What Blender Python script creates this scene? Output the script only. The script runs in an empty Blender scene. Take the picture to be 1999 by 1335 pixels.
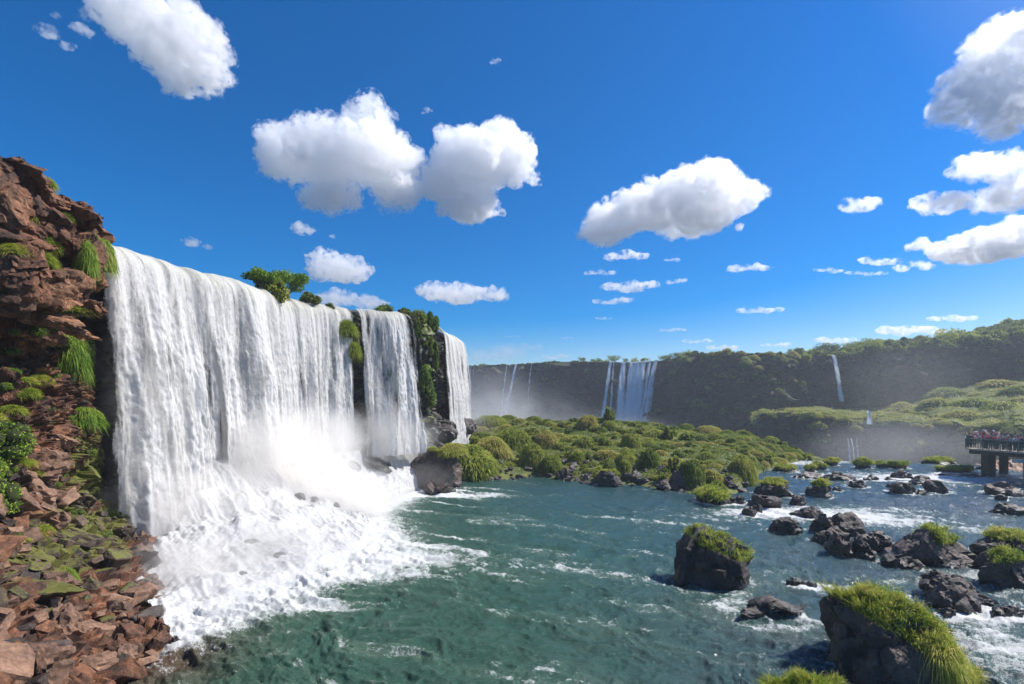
import bpy, bmesh, math, random
import numpy as np
from mathutils import Vector, Matrix

random.seed(5)
rng = np.random.default_rng(11)
SC = bpy.context.scene
COL = SC.collection
R = math.radians

# ---------------------------------------------------------------- camera, sky, sun, exposure
FOC, HOR, CAMZ = 1000.0, 780.0, 9.0          # focal length and horizon in photo pixels, eye height above the pool
cam_data = bpy.data.cameras.new('camera')
cam = bpy.data.objects.new('camera', cam_data)
COL.objects.link(cam)
cam.location = (0, 0, CAMZ)
cam.rotation_euler = (R(90), 0, 0)
cam_data.sensor_width = 36
cam_data.lens = FOC / 1999 * 36
cam_data.shift_y = (HOR - 667.5) / 1999
cam_data.clip_start = 0.1
cam_data.clip_end = 90000
SC.camera = cam

SUN_AZ, SUN_EL = 76.0, 48.0                   # degrees right of straight ahead, degrees above the horizon
world = bpy.data.worlds.new('World')
SC.world = world
world.use_nodes = True
wn = world.node_tree
sky = wn.nodes.new('ShaderNodeTexSky')
sky.sky_type = 'NISHITA'
sky.sun_disc = False
sky.sun_elevation = R(SUN_EL)
sky.sun_rotation = R(SUN_AZ)
sky.altitude = 200
sky.air_density = 0.85
sky.dust_density = 1.1
sky.ozone_density = 3.2
bg = wn.nodes['Background']
bg.inputs[1].default_value = 0.108
hs = wn.nodes.new('ShaderNodeHueSaturation')
hs.inputs['Hue'].default_value = 0.505
hs.inputs['Saturation'].default_value = 1.78
hs.inputs['Value'].default_value = 1.0
wn.links.new(sky.outputs[0], hs.inputs['Color'])
wn.links.new(hs.outputs[0], bg.inputs[0])

sun_data = bpy.data.lights.new('sun', 'SUN')
sun_data.energy = 5.0
sun_data.angle = R(0.5)
sun_data.color = (1.0, 0.955, 0.89)
sun = bpy.data.objects.new('sun', sun_data)
COL.objects.link(sun)
sd = Vector((math.sin(R(SUN_AZ)) * math.cos(R(SUN_EL)), math.cos(R(SUN_AZ)) * math.cos(R(SUN_EL)), math.sin(R(SUN_EL))))
sun.rotation_euler = (-sd).to_track_quat('-Z', 'Y').to_euler()
sun.location = (40, 40, 60)

SC.view_settings.view_transform = 'Standard'
SC.view_settings.look = 'None'
SC.view_settings.exposure = 0.46
SC.view_settings.gamma = 1.0
SC.view_settings.use_curve_mapping = False
cy = SC.cycles
cy.use_denoising = True
cy.max_bounces = 42
cy.diffuse_bounces = 3
cy.glossy_bounces = 3
cy.transmission_bounces = 4
cy.transparent_max_bounces = 24
cy.volume_bounces = 40
cy.sample_clamp_indirect = 8.0
cy.caustics_reflective = False
cy.caustics_refractive = False


# ---------------------------------------------------------------- helpers
def P(px, py, Y):
    """world point seen at photo pixel (px, py) at distance Y"""
    return np.array([(px - 1000) * Y / FOC, Y, CAMZ + (HOR - py) * Y / FOC])


def GY(py, z=0.0):
    """distance at which a level of height z is seen at row py"""
    return (CAMZ - z) * FOC / (py - HOR)


def _h(ix, iy, iz, seed):
    h = (ix.astype(np.int64) * 374761393 + iy.astype(np.int64) * 668265263 + iz.astype(np.int64) * 2147483647 + seed * 974711) & 0xFFFFFFFF
    h = ((h ^ (h >> 13)) * 1274126177) & 0xFFFFFFFF
    h = ((h ^ (h >> 15)) * 2246822519) & 0xFFFFFFFF
    return (h ^ (h >> 16)) / 4294967296.0


def vnoise(p, seed=0):
    p = np.asarray(p, float)
    i = np.floor(p)
    f = p - i
    f = f * f * f * (f * (f * 6 - 15) + 10)
    x, y, z = i[..., 0], i[..., 1], i[..., 2]
    fx, fy, fz = f[..., 0], f[..., 1], f[..., 2]
    def g(a, b, c): return _h(x + a, y + b, z + c, seed)
    r0 = (g(0, 0, 0) * (1 - fx) + g(1, 0, 0) * fx) * (1 - fy) + (g(0, 1, 0) * (1 - fx) + g(1, 1, 0) * fx) * fy
    r1 = (g(0, 0, 1) * (1 - fx) + g(1, 0, 1) * fx) * (1 - fy) + (g(0, 1, 1) * (1 - fx) + g(1, 1, 1) * fx) * fy
    return (r0 * (1 - fz) + r1 * fz) * 2 - 1


def fbm(p, octv=4, seed=0, gain=0.5, lac=2.03):
    p = np.asarray(p, float)
    a, s, n = 1.0, 0.0, 0.0
    for k in range(octv):
        s = s + a * vnoise(p * (lac ** k) + 17.3 * k, seed + k)
        n += a
        a *= gain
    return s / n


def billow(p, octv=4, seed=0, gain=0.5):
    a, s, n = 1.0, 0.0, 0.0
    for k in range(octv):
        s = s + a * (1 - np.abs(vnoise(p * (2.1 ** k) + 9.1 * k, seed + k)) * 2)
        n += a
        a *= gain
    return s / n


def voro(p, seed=0):
    """nearest jittered cell: returns F1, F2-F1, cell hash (N,3), offset to the cell centre (N,3)"""
    p = np.asarray(p, float)
    i = np.floor(p)
    best = np.full(p.shape[:-1], 1e9)
    sec = np.full(p.shape[:-1], 1e9)
    cid = np.zeros(p.shape)
    off = np.zeros(p.shape)
    for a in (-1, 0, 1):
        for b in (-1, 0, 1):
            for c in (-1, 0, 1):
                q = i + np.array([a, b, c])
                jx = _h(q[..., 0], q[..., 1], q[..., 2], seed)
                jy = _h(q[..., 0], q[..., 1], q[..., 2], seed + 101)
                jz = _h(q[..., 0], q[..., 1], q[..., 2], seed + 202)
                ctr = q + np.stack([jx, jy, jz], -1)
                d = np.linalg.norm(p - ctr, axis=-1)
                nb = d < best
                sec = np.where(nb, best, np.minimum(sec, d))
                cid = np.where(nb[..., None], np.stack([jx, jy, jz], -1), cid)
                off = np.where(nb[..., None], p - ctr, off)
                best = np.where(nb, d, best)
    return best, sec - best, np.modf(cid * 7.13 + 0.37)[0], off


def sstep(a, b, x):
    t = np.clip((x - a) / (b - a), 0, 1)
    return t * t * (3 - 2 * t)


def tag(o, label=None, cat=None, group=None, kind=None):
    for k, v in (('label', label), ('category', cat), ('group', group), ('kind', kind)):
        if v:
            o[k] = v
    return o


def newmesh(name, verts, faces, mats=(), smooth=True, attrs=None, fmat=None):
    """verts (N,3); faces: array (M,3|4) or list of such arrays"""
    if not isinstance(faces, list):
        faces = [faces]
    faces = [np.asarray(f, dtype=np.int32) for f in faces if len(f)]
    me = bpy.data.meshes.new(name)
    verts = np.ascontiguousarray(verts, dtype=np.float32)
    me.vertices.add(len(verts))
    me.vertices.foreach_set('co', verts.ravel())
    idx = np.concatenate([f.ravel() for f in faces])
    tot = np.concatenate([np.full(len(f), f.shape[1], dtype=np.int32) for f in faces])
    st = np.concatenate([[0], np.cumsum(tot)[:-1]]).astype(np.int32)
    me.loops.add(len(idx))
    me.loops.foreach_set('vertex_index', idx)
    me.polygons.add(len(tot))
    me.polygons.foreach_set('loop_start', st)
    me.polygons.foreach_set('loop_total', tot)
    me.polygons.foreach_set('use_smooth', np.full(len(tot), smooth, dtype=bool))
    for m in mats:
        me.materials.append(m)
    if fmat is not None:
        me.polygons.foreach_set('material_index', np.asarray(fmat, dtype=np.int32))
    me.update(calc_edges=True)
    me.validate()
    for k, v in (attrs or {}).items():
        a = me.attributes.new(k, 'FLOAT', 'POINT')
        a.data.foreach_set('value', np.asarray(v, dtype=np.float32).ravel())
    return me


def addobj(name, me, parent=None, loc=None, rot=None, scale=None):
    o = bpy.data.objects.new(name, me)
    COL.objects.link(o)
    if parent is not None:
        o.parent = parent
    if loc is not None:
        o.location = tuple(loc)
    if rot is not None:
        o.rotation_euler = tuple(rot)
    if scale is not None:
        o.scale = (scale,) * 3 if np.isscalar(scale) else tuple(scale)
    return o


def gridfaces(nu, nv):
    """vertex index = i*nv + j, i<nu, j<nv"""
    i, j = np.meshgrid(np.arange(nu - 1), np.arange(nv - 1), indexing='ij')
    a = (i * nv + j).ravel()
    return np.stack([a, a + nv, a + nv + 1, a + 1], 1)


def normals_of(grid):
    """grid (nu,nv,3) normals"""
    du = np.gradient(grid, axis=0)
    dv = np.gradient(grid, axis=1)
    n = np.cross(du, dv)
    return n / (np.linalg.norm(n, axis=-1, keepdims=True) + 1e-9)


# node material helpers
def mat(name):
    m = bpy.data.materials.new(name)
    m.use_nodes = True
    nt = m.node_tree
    return m, nt, nt.nodes['Principled BSDF'], nt.nodes['Material Output']


def N(nt, kind, ins=None, **props):
    n = nt.nodes.new(kind)
    for k, v in props.items():
        setattr(n, k, v)
    for k, v in (ins or {}).items():
        if isinstance(v, bpy.types.NodeSocket):
            nt.links.new(v, n.inputs[k])
        else:
            n.inputs[k].default_value = v
    return n


def ramp(nt, fac, stops, interp='LINEAR'):
    n = nt.nodes.new('ShaderNodeValToRGB')
    n.color_ramp.interpolation = interp
    el = n.color_ramp.elements
    while len(el) < len(stops):
        el.new(0.5)
    for e, (p, c) in zip(el, stops):
        e.position = p
        e.color = (c, c, c, 1) if np.isscalar(c) else (*c, 1)
    nt.links.new(fac, n.inputs[0])
    return n.outputs[0]


def math_(nt, op, a, b=None, clamp=False):
    n = nt.nodes.new('ShaderNodeMath')
    n.operation = op
    n.use_clamp = clamp
    for i, v in enumerate((a, b)):
        if v is None:
            continue
        if isinstance(v, bpy.types.NodeSocket):
            nt.links.new(v, n.inputs[i])
        else:
            n.inputs[i].default_value = v
    return n.outputs[0]


def mix(nt, fac, a, b, blend='MIX'):
    n = nt.nodes.new('ShaderNodeMix')
    n.data_type = 'RGBA'
    n.blend_type = blend
    n.clamp_factor = True
    for k, v in ((0, fac), (6, a), (7, b)):
        if isinstance(v, bpy.types.NodeSocket):
            nt.links.new(v, n.inputs[k])
        else:
            n.inputs[k].default_value = v if k == 0 else (*v, 1)
    return n.outputs[2]


def noise_tex(nt, scale, detail=6, rough=0.6, vec=None, kind='ShaderNodeTexNoise'):
    n = nt.nodes.new(kind)
    n.inputs['Scale'].default_value = scale
    if kind == 'ShaderNodeTexNoise':
        n.inputs['Detail'].default_value = detail
        n.inputs['Roughness'].default_value = rough
    if vec is not None:
        nt.links.new(vec, n.inputs['Vector'])
    return n.outputs[0]


def geo_pos(nt):
    return nt.nodes.new('ShaderNodeNewGeometry').outputs['Position']


def attr(nt, name):
    n = nt.nodes.new('ShaderNodeAttribute')
    n.attribute_name = name
    return n.outputs['Fac']


def size_word(s, a, b_):
    return 'large' if s > b_ else 'small' if s < a else 'medium'


def column_word(px):
    for lim, w in ((1000, 'left of the thin far waterfalls'), (1100, 'below the low distant rim'), (1180, 'just left of the wide far waterfall'), (1300, 'below the wide far waterfall'),
                   (1400, 'below the lone skyline tree'), (1500, 'below the bright yellow bush')):
        if px < lim:
            return w
    return 'at the tip beside the brink'


# ---------------------------------------------------------------- clouds
def vol_mat(name, density, color=(1, 1, 1), aniso=0.0):
    m = bpy.data.materials.new(name)
    m.use_nodes = True
    nt = m.node_tree
    nt.nodes.remove(nt.nodes['Principled BSDF'])
    v = N(nt, 'ShaderNodeVolumePrincipled', {'Color': (*color, 1), 'Density': density, 'Anisotropy': aniso})
    nt.links.new(v.outputs[0], nt.nodes['Material Output'].inputs['Volume'])
    return m


_ico = {}
def ico(sub):
    if sub not in _ico:
        bm = bmesh.new()
        bmesh.ops.create_icosphere(bm, subdivisions=sub, radius=1)
        v = np.array([x.co[:] for x in bm.verts])
        f = np.array([[q.index for q in x.verts] for x in bm.faces])
        bm.free()
        _ico[sub] = (v, f)
    return _ico[sub]


def remesh_obj(V, F, voxel):
    """one closed surface around everything inside the given shells"""
    me = newmesh('tmp', V, F)
    o = bpy.data.objects.new('tmp', me)
    COL.objects.link(o)
    md = o.modifiers.new('r', 'REMESH')
    md.mode = 'VOXEL'
    md.voxel_size = voxel
    dg = bpy.context.evaluated_depsgraph_get()
    ev = o.evaluated_get(dg)
    m2 = ev.to_mesh()
    n = len(m2.vertices)
    v = np.empty(n * 3, dtype=np.float32)
    m2.vertices.foreach_get('co', v)
    nr = np.empty(n * 3, dtype=np.float32)
    m2.vertices.foreach_get('normal', nr)
    nl = len(m2.loops)
    li = np.empty(nl, dtype=np.int32)
    m2.loops.foreach_get('vertex_index', li)
    tot = np.empty(len(m2.polygons), dtype=np.int32)
    m2.polygons.foreach_get('loop_total', tot)
    st = np.empty(len(m2.polygons), dtype=np.int32)
    m2.polygons.foreach_get('loop_start', st)
    q = st[tot == 4]
    t = st[tot == 3]
    faces = [li[q[:, None] + np.arange(4)], li[t[:, None] + np.arange(3)]]
    ev.to_mesh_clear()
    bpy.data.objects.remove(o)
    bpy.data.meshes.remove(me)
    return v.reshape(-1, 3).astype(float), nr.reshape(-1, 3).astype(float), faces


def blob_union(spheres, voxel):
    """closed surface around a set of ellipsoids (x,y,z,rx,ry,rz)"""
    v0, f0 = ico(3)
    V, Fc = [], []
    for k, s in enumerate(spheres):
        V.append(v0 * np.array(s[3:6]) + np.array(s[:3]))
        Fc.append(f0 + k * len(v0))
    return remesh_obj(np.concatenate(V), np.concatenate(Fc), voxel)

cloud_mats = {}
def cloud_mat(mfp):
    k = round(math.log(mfp) * 3)
    if k not in cloud_mats:
        s = math.exp(k / 3)
        m = bpy.data.materials.new('cloud_vapour')
        m.use_nodes = True
        nt = m.node_tree
        nt.nodes.remove(nt.nodes['Principled BSDF'])
        tc = nt.nodes.new('ShaderNodeTexCoord')
        n = noise_tex(nt, 1.0 / (s * 1.25), 8, .66, tc.outputs['Object'])
        d = math_(nt, 'MULTIPLY', ramp(nt, n, [(.45, 0), (.61, 1)]), 1.35 / s)
        v = N(nt, 'ShaderNodeVolumePrincipled', {'Color': (1, 1, 1, 1), 'Density': d, 'Anisotropy': .6})
        nt.links.new(v.outputs[0], nt.nodes['Material Output'].inputs['Volume'])
        m.cycles.volume_step_rate = .3
        cloud_mats[k] = m
    return cloud_mats[k]


wisp_mats = {}
def wisp_mat(mfp):
    k = round(math.log(mfp) * 3)
    if k not in wisp_mats:
        s = math.exp(k / 3)
        m = bpy.data.materials.new('cloud_wisps')
        m.use_nodes = True
        nt = m.node_tree
        nt.nodes.remove(nt.nodes['Principled BSDF'])
        tc = nt.nodes.new('ShaderNodeTexCoord')
        n = noise_tex(nt, 1.0 / (s * 1.8), 7, .68, tc.outputs['Object'])
        d = math_(nt, 'MULTIPLY', ramp(nt, n, [(.50, 0), (.66, 1)]), .9 / s)
        v = N(nt, 'ShaderNodeVolumePrincipled', {'Color': (1, 1, 1, 1), 'Density': d, 'Anisotropy': .6})
        nt.links.new(v.outputs[0], nt.nodes['Material Output'].inputs['Volume'])
        m.cycles.volume_step_rate = .3
        wisp_mats[k] = m
    return wisp_mats[k]


def u_of(v, ctr, ext):
    return (v - ctr) / ext


def cloud(parts, label, base_py=None, detail=1.0, alt=1500.0, soft=3.0, group='white clouds in the blue sky', seed=0):
    """parts: (px, py, half width, half height) lobes in the photo; the cloud floats with its base at the altitude alt"""
    r = np.random.default_rng(seed + 900)
    bot = max(p[1] + p[3] for p in parts)
    Y = alt * FOC / (HOR - bot)
    s = Y / FOC
    lobes = []
    cx = sum(p[0] for p in parts) / len(parts)
    for (px, py, a, b) in parts:
        c = P(px, py, Y)
        dY = (r.random() - .5) * a * s * .5
        lobes.append((c[0], Y + dY, c[2], a * s * .73, a * s * .66, b * s * .70))
        n = int(10 + 16 * detail)
        for k in range(n):
            th = r.random() * 2 * math.pi
            ph = math.asin(min(1, r.random() * 1.25 - .25))
            d = np.array([math.cos(th) * math.cos(ph), math.sin(th) * math.cos(ph), math.sin(ph)])
            rr = min(a, b) * s * (.22 + .26 * r.random())
            q = np.array([c[0], Y + dY, c[2]]) + d * np.array([a, a * .8, b]) * s * .78
            lobes.append((*q, rr * (1 + .5 * r.random()), rr, rr * .85))
    if len(parts) > 3 and detail > .6:
        for k in range(9):                                  # scraps torn off the rim
            pt = parts[r.integers(0, len(parts))]
            th = r.random() * 6.28
            c = P(pt[0] + math.cos(th) * pt[2] * 1.12, min(pt[1] - math.sin(th) * pt[3] * 1.12, bot), Y)
            rr = s * (2.5 + 5 * r.random())
            lobes.append((*c, rr * 1.8, rr, rr * .7))
    ext = max(p[2] for p in parts) * s
    size = (max(p[0] + p[2] for p in parts) - min(p[0] - p[2] for p in parts)) * s
    vox = max(size / (110 * detail + 20), s * 1.3)
    v, nr, f = blob_union(lobes, vox)
    ctr = P(cx, parts[0][1], Y)
    u = (v - ctr) / ext
    d = billow(u * 2.6 + seed * 3.1, 5, seed, .6)
    w = fbm(u * 1.3 + 5 + seed, 3, seed + 40)
    amp = min(p[3] for p in parts) * s
    fine = billow(u * 9.0 + seed, 3, seed + 77, .6)
    v = v + nr * ((d - .12) * .62 + w * .3 + (fine - .2) * .2)[:, None] * amp
    v = v + fbm(u * 5 + 3, 3, seed + 5)[:, None] * np.array([.12, .12, .04]) * amp
    zb = CAMZ + alt
    if len(parts) > 3 and detail > .6:
        v, nr, f = remesh_obj(v, f, vox)
        u = (v - ctr) / ext
        v = v + nr * ((billow(u * 9 + 3, 3, seed + 4) - .2) * .22 + (fbm(u * 26 + 3, 3, seed + 6)) * .18)[:, None] * amp
    low = v[:, 2] < zb
    v[low, 2] = zb + (v[low, 2] - zb) * .35
    v, nr, f = remesh_obj(v, f, vox)
    me = newmesh('cloud', v - ctr, f, [cloud_mat(soft * s * 3.2)])
    o = addobj('cloud', me, loc=ctr)
    tag(o, label, 'cloud', group)
    if len(parts) > 3 and detail > .6:                      # thin ragged vapour round the dense body
        w2 = v - ctr + nr * (amp * (.10 + .30 * np.clip(fbm(u_of(v, ctr, ext) * 4 + seed, 3, seed + 8) + .25, 0, 1)))[:, None]
        halo = newmesh('thin_vapour', w2, f, [wisp_mat(soft * s * 3.2)])
        addobj('thin_vapour', halo, o)
    return o


cloud([(235, 10, 60, 35), (300, 55, 85, 55), (375, 90, 60, 55), (330, 110, 60, 40), (400, 150, 38, 32), (360, 160, 45, 22)],
      'big bright cloud cut by the top edge, slanting down to the right above the cliff', seed=1, detail=1.3, soft=4)
cloud([(95, 65, 22, 13), (130, 88, 16, 8)], 'small torn cloud scrap near the upper left corner, the larger of two', seed=2, detail=.4, soft=5)
cloud([(165, 62, 24, 9), (110, 30, 9, 5)], 'thin slanted cloud wisp beside the big cloud at upper left', seed=3, detail=.4, soft=6)
cloud([(575, 315, 55, 45), (650, 320, 80, 62), (735, 320, 70, 52), (706, 225, 26, 32), (722, 258, 36, 36), (545, 285, 26, 26), (780, 380, 38, 32), (650, 385, 55, 28), (785, 318, 36, 30)],
      'large cumulus with a pointed top, wider of two touching clouds above the waterfall', seed=4, detail=1.4, soft=3)
cloud([(980, 285, 62, 50), (925, 330, 72, 62), (880, 370, 55, 42), (915, 400, 62, 34), (1005, 330, 32, 50), (880, 270, 28, 18), (1040, 355, 12, 12)],
      'tall round cumulus right of the pointed one, over the middle of the gorge', seed=5, detail=1.3, soft=3)
cloud([(1200, 435, 58, 36), (1280, 405, 90, 52), (1370, 385, 82, 60), (1440, 385, 40, 36), (1180, 460, 40, 18), (1350, 430, 95, 24)],
      'broad flat based cumulus with grey underside, alone in the right half of the sky', seed=6, detail=1.4, soft=3)
cloud([(640, 520, 40, 30), (675, 530, 52, 26), (625, 535, 26, 16)], 'compact puffy cloud just above the tree on the waterfall lip', seed=7, detail=1, soft=3)
cloud([(592, 448, 28, 14), (648, 461, 8, 4)], 'little round cloud floating above the compact puffy one', seed=8, detail=.5, soft=4)
cloud([(372, 472, 22, 10), (405, 482, 10, 5)], 'tiny cloud pair above the crest of the main waterfall', seed=9, detail=.4, soft=4)
cloud([(860, 572, 52, 18), (900, 577, 55, 18), (965, 575, 28, 14)], 'long low cloud over the far end of the waterfall wall', seed=10, detail=.9, soft=3)
cloud([(660, 583, 50, 16), (720, 590, 50, 12)], 'low cloud bank sinking behind the shrubs on the crest', seed=11, detail=.8, soft=4)
cloud([(1975, 90, 55, 45), (1930, 165, 62, 48), (1890, 205, 58, 38), (1965, 220, 58, 55), (2040, 150, 70, 90), (1870, 175, 32, 28), (2050, 60, 60, 50)],
      'towering bright cumulus cut by the right edge of the photo', seed=12, detail=1.4, soft=6)
cloud([(1905, 330, 45, 20), (1950, 350, 30, 16), (1985, 320, 32, 25), (1970, 385, 50, 32), (2030, 370, 40, 40)],
      'ragged cloud below the towering one at the right edge', seed=13, detail=1, soft=4)
cloud([(1870, 490, 50, 26), (1930, 485, 70, 34), (2000, 465, 55, 38), (1800, 478, 18, 10)], 'wide flat cloud at the right edge above the forested plateau', seed=14, detail=1.2, soft=3.5)
cloud([(1835, 402, 58, 18), (1800, 395, 24, 12)], 'oval medium cloud left of the ragged cloud', seed=15, detail=.8, soft=4)
cloud([(1675, 405, 42, 13), (1655, 395, 22, 8)], 'thin torn cloud in the open sky left of the oval medium cloud', seed=16, detail=.6, soft=5)
cloud([(930, 692, 50, 16), (990, 690, 60, 18), (1030, 680, 30, 10)], 'pale flat veil of cloud low on the horizon beside the last near waterfall', seed=17, detail=.7, soft=22)
small = [
    (1465, 523, 44, 12, 'small flat cloud right of the small cloud stack, over the far plateau'),
    (1718, 512, 40, 11, 'upper strip of the scattered cloud strips at mid right'),
    (1785, 520, 32, 12, 'rightmost rounded cloud of the scattered cloud strips at mid right'),
    (1690, 534, 55, 6, 'long thin lower strip among the cloud strips at mid right'),
    (1618, 528, 34, 7, 'faint leftmost wisp of the cloud strips at mid right'),
    (1232, 560, 60, 14, 'widest cloud in the stack under the broad flat based cumulus'),
    (1322, 550, 20, 7, 'short cloud scrap right of the widest cloud in the stack'),
    (1198, 590, 46, 10, 'lowest cloud in the stack above the far plateau'),
    (1225, 503, 42, 12, 'top cloud in the stack under the broad flat based cumulus'),
    (1172, 533, 36, 7, 'thin wisp between the top cloud and the widest cloud of the stack'),
    (1312, 507, 14, 6, 'tiny dot cloud right of the top cloud of the stack'),
    (1485, 607, 58, 9, 'clean lens shaped cloud alone above the plateau'),
    (1860, 623, 62, 9, 'narrow cloud streak above the tall plateau trees'),
    (1785, 647, 78, 15, 'broad low cloud bank behind the tall plateau trees'),
    (1632, 666, 46, 9, 'low cloud bank behind the umbrella shaped plateau trees'),
    (1515, 672, 34, 7, 'small low cloud hugging the plateau shrubs'),
    (1312, 645, 34, 6, 'slim cloud above the lone plateau tree'),
    (1364, 666, 38, 6, 'slim slanted cloud right of the lone plateau tree'),
    (1410, 680, 30, 9, 'low mounded cloud touching the plateau skyline'),
    (1000, 657, 20, 3.5, 'tiny cloud dash above the distant cliff'),
    (1107, 659, 15, 3.5, 'tiny cloud dash between the distant cliff and the far waterfalls'),
    (1180, 622, 20, 4, 'faint cloud dash under the cloud stack'),
    (833, 218, 11, 8, 'tiny puff in the gap between the two large cumulus clouds'),
    (968, 119, 10, 8, 'tiny lone puff high in the middle of the sky'),
    (60, 342, 14, 16, 'small cloud peeping out behind the top of the left cliff'),
    (1085, 697, 30, 6, 'faint cloud streak low over the far waterfalls'),
]
for k, (px, py, a, b, lab) in enumerate(small):
    rr = random.Random(k)
    n = max(3, int(a / b * 1.1))
    parts = [(px - a + a * .35 + (2 * a - a * .7) * (i / (n - 1)), py + rr.uniform(-.35, .25) * b, a / n * 1.6, b * rr.uniform(.45, 1) * (1 - .5 * abs(i / (n - 1) - .5))) for i in range(n)]
    cloud(parts, lab, seed=30 + k, detail=.35, soft=3.5)

# ---------------------------------------------------------------- materials
def rock_mat(name, c1, c2, c3, scale=1.0, bump=0.5, rough=0.75, moss=0.0, moss_attr=None, wet_z=None, mosscol=(0.075, 0.095, 0.012), up_tan=0.0, stain=0.0):
    m, nt, b, out = mat(name)
    pos = nt.nodes.new('ShaderNodeTexCoord').outputs['Object'] if wet_z is None else geo_pos(nt)
    oi = nt.nodes.new('ShaderNodeObjectInfo')
    n1 = noise_tex(nt, .55 * scale, 6, .62, pos)
    n2 = noise_tex(nt, 4.5 * scale, 8, .7, pos)
    n3 = noise_tex(nt, 22 * scale, 4, .7, pos)
    a = math_(nt, 'ADD', math_(nt, 'MULTIPLY', n1, .6), math_(nt, 'MULTIPLY', n2, .4))
    a = math_(nt, 'ADD', a, math_(nt, 'MULTIPLY', math_(nt, 'SUBTRACT', oi.outputs['Random'], .5), .16))
    col = ramp(nt, a, [(.36, c1), (.5, c2), (.64, c3)])
    col = mix(nt, math_(nt, 'MULTIPLY', ramp(nt, n3, [(.3, 0), (.75, 1)]), .55), col, tuple(x * .35 for x in c1))
    if stain:
        mp = N(nt, 'ShaderNodeMapping', {'Vector': pos, 'Scale': (1.1, 1.1, .22)})
        st = noise_tex(nt, .8, 5, .65, mp.outputs[0])
        col = mix(nt, math_(nt, 'MULTIPLY', ramp(nt, st, [(.48, 0), (.62, 1)]), stain), col, tuple(x * .6 for x in c1))
    g = nt.nodes.new('ShaderNodeNewGeometry')
    sx = nt.nodes.new('ShaderNodeSeparateXYZ')
    nt.links.new(g.outputs['Normal'], sx.inputs[0])
    if up_tan:
        f = math_(nt, 'MULTIPLY', ramp(nt, math_(nt, 'ADD', sx.outputs[2], math_(nt, 'MULTIPLY', n2, .5)), [(.75, 0), (1.0, 1)]), up_tan)
        col = mix(nt, f, col, tuple(min(.5, x * 1.7) for x in c3))
    rg = rough
    if moss or moss_attr:
        mm = math_(nt, 'ADD', math_(nt, 'MULTIPLY', sx.outputs[2], .35), math_(nt, 'MULTIPLY', n1, .8))
        mm = math_(nt, 'ADD', mm, math_(nt, 'MULTIPLY', math_(nt, 'SUBTRACT', n2, .5), .5))
        if moss_attr:
            mm = math_(nt, 'ADD', mm, math_(nt, 'SUBTRACT', attr(nt, moss_attr), .45))
        f = ramp(nt, mm, [(.72 - moss * .3, 0), (.86 - moss * .3, 1)])
        mc = mix(nt, n2, mosscol, (mosscol[0] * 1.9, mosscol[1] * 1.35, mosscol[2] * 1.6))
        col = mix(nt, f, col, mc)
    if wet_z is not None:
        sp = nt.nodes.new('ShaderNodeSeparateXYZ')
        nt.links.new(pos, sp.inputs[0])
        w = ramp(nt, math_(nt, 'ADD', math_(nt, 'DIVIDE', sp.outputs[2], wet_z), math_(nt, 'MULTIPLY', n1, .5)), [(.35, 1), (1.0, 0)])
        col = mix(nt, w, col, mix(nt, .72, col, (.006, .006, .005)))
        rg = math_(nt, 'SUBTRACT', rough, math_(nt, 'MULTIPLY', w, .42))
    nt.links.new(col, b.inputs['Base Color'])
    if isinstance(rg, bpy.types.NodeSocket):
        nt.links.new(rg, b.inputs['Roughness'])
    else:
        b.inputs['Roughness'].default_value = rg
    hgt = math_(nt, 'ADD', math_(nt, 'MULTIPLY', n2, .7), math_(nt, 'MULTIPLY', n3, .3))
    bp = N(nt, 'ShaderNodeBump', {'Strength': bump, 'Distance': .12 / scale, 'Height': hgt})
    nt.links.new(bp.outputs[0], b.inputs['Normal'])
    return m


def leaf_mat(name, stops, transl=.35, objvar=.25, rough=.6):
    m = bpy.data.materials.new(name)
    m.use_nodes = True
    nt = m.node_tree
    b = nt.nodes['Principled BSDF']
    out = nt.nodes['Material Output']
    oi = nt.nodes.new('ShaderNodeObjectInfo')
    f = math_(nt, 'ADD', attr(nt, 'rnd'), math_(nt, 'MULTIPLY', math_(nt, 'SUBTRACT', oi.outputs['Random'], .5), objvar * 2), clamp=True)
    col = ramp(nt, f, stops)
    nt.links.new(col, b.inputs['Base Color'])
    b.inputs['Roughness'].default_value = rough
    b.inputs['Specular IOR Level'].default_value = .25
    tr = N(nt, 'ShaderNodeBsdfTranslucent', {'Color': col})
    mx = N(nt, 'ShaderNodeMixShader', {0: transl, 1: b.outputs[0], 2: tr.outputs[0]})
    nt.links.new(mx.outputs[0], out.inputs['Surface'])
    return m


M = {}
M['red'] = rock_mat('red_basalt', (.04, .019, .011), (.24, .098, .044), (.50, .245, .12), scale=1.6, bump=1.0, rough=.8, stain=.7)
M['cliff'] = rock_mat('red_cliff_basalt', (.04, .019, .011), (.25, .100, .044), (.52, .245, .115), scale=1.5, bump=1.0, rough=.8, moss_attr='moss', stain=.8)
M['bank'] = rock_mat('brown_block_basalt', (.06, .036, .024), (.24, .130, .078), (.43, .245, .15), scale=2.0, bump=1.0, rough=.68)
M['bankmoss'] = rock_mat('mossy_block_basalt', (.025, .018, .013), (.10, .062, .040), (.18, .115, .075), scale=2.0, bump=1.0, rough=.62, moss=.45)
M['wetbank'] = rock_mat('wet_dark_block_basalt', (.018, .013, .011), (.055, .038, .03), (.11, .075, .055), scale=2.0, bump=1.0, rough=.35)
M['dark'] = rock_mat('dark_river_basalt', (.018, .013, .011), (.068, .047, .037), (.19, .125, .092), scale=1.6, bump=.9, rough=.62, wet_z=.9)
M['shore'] = rock_mat('grey_shore_basalt', (.022, .018, .017), (.075, .06, .055), (.20, .16, .145), scale=1.5, bump=.8, rough=.6)
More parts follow.
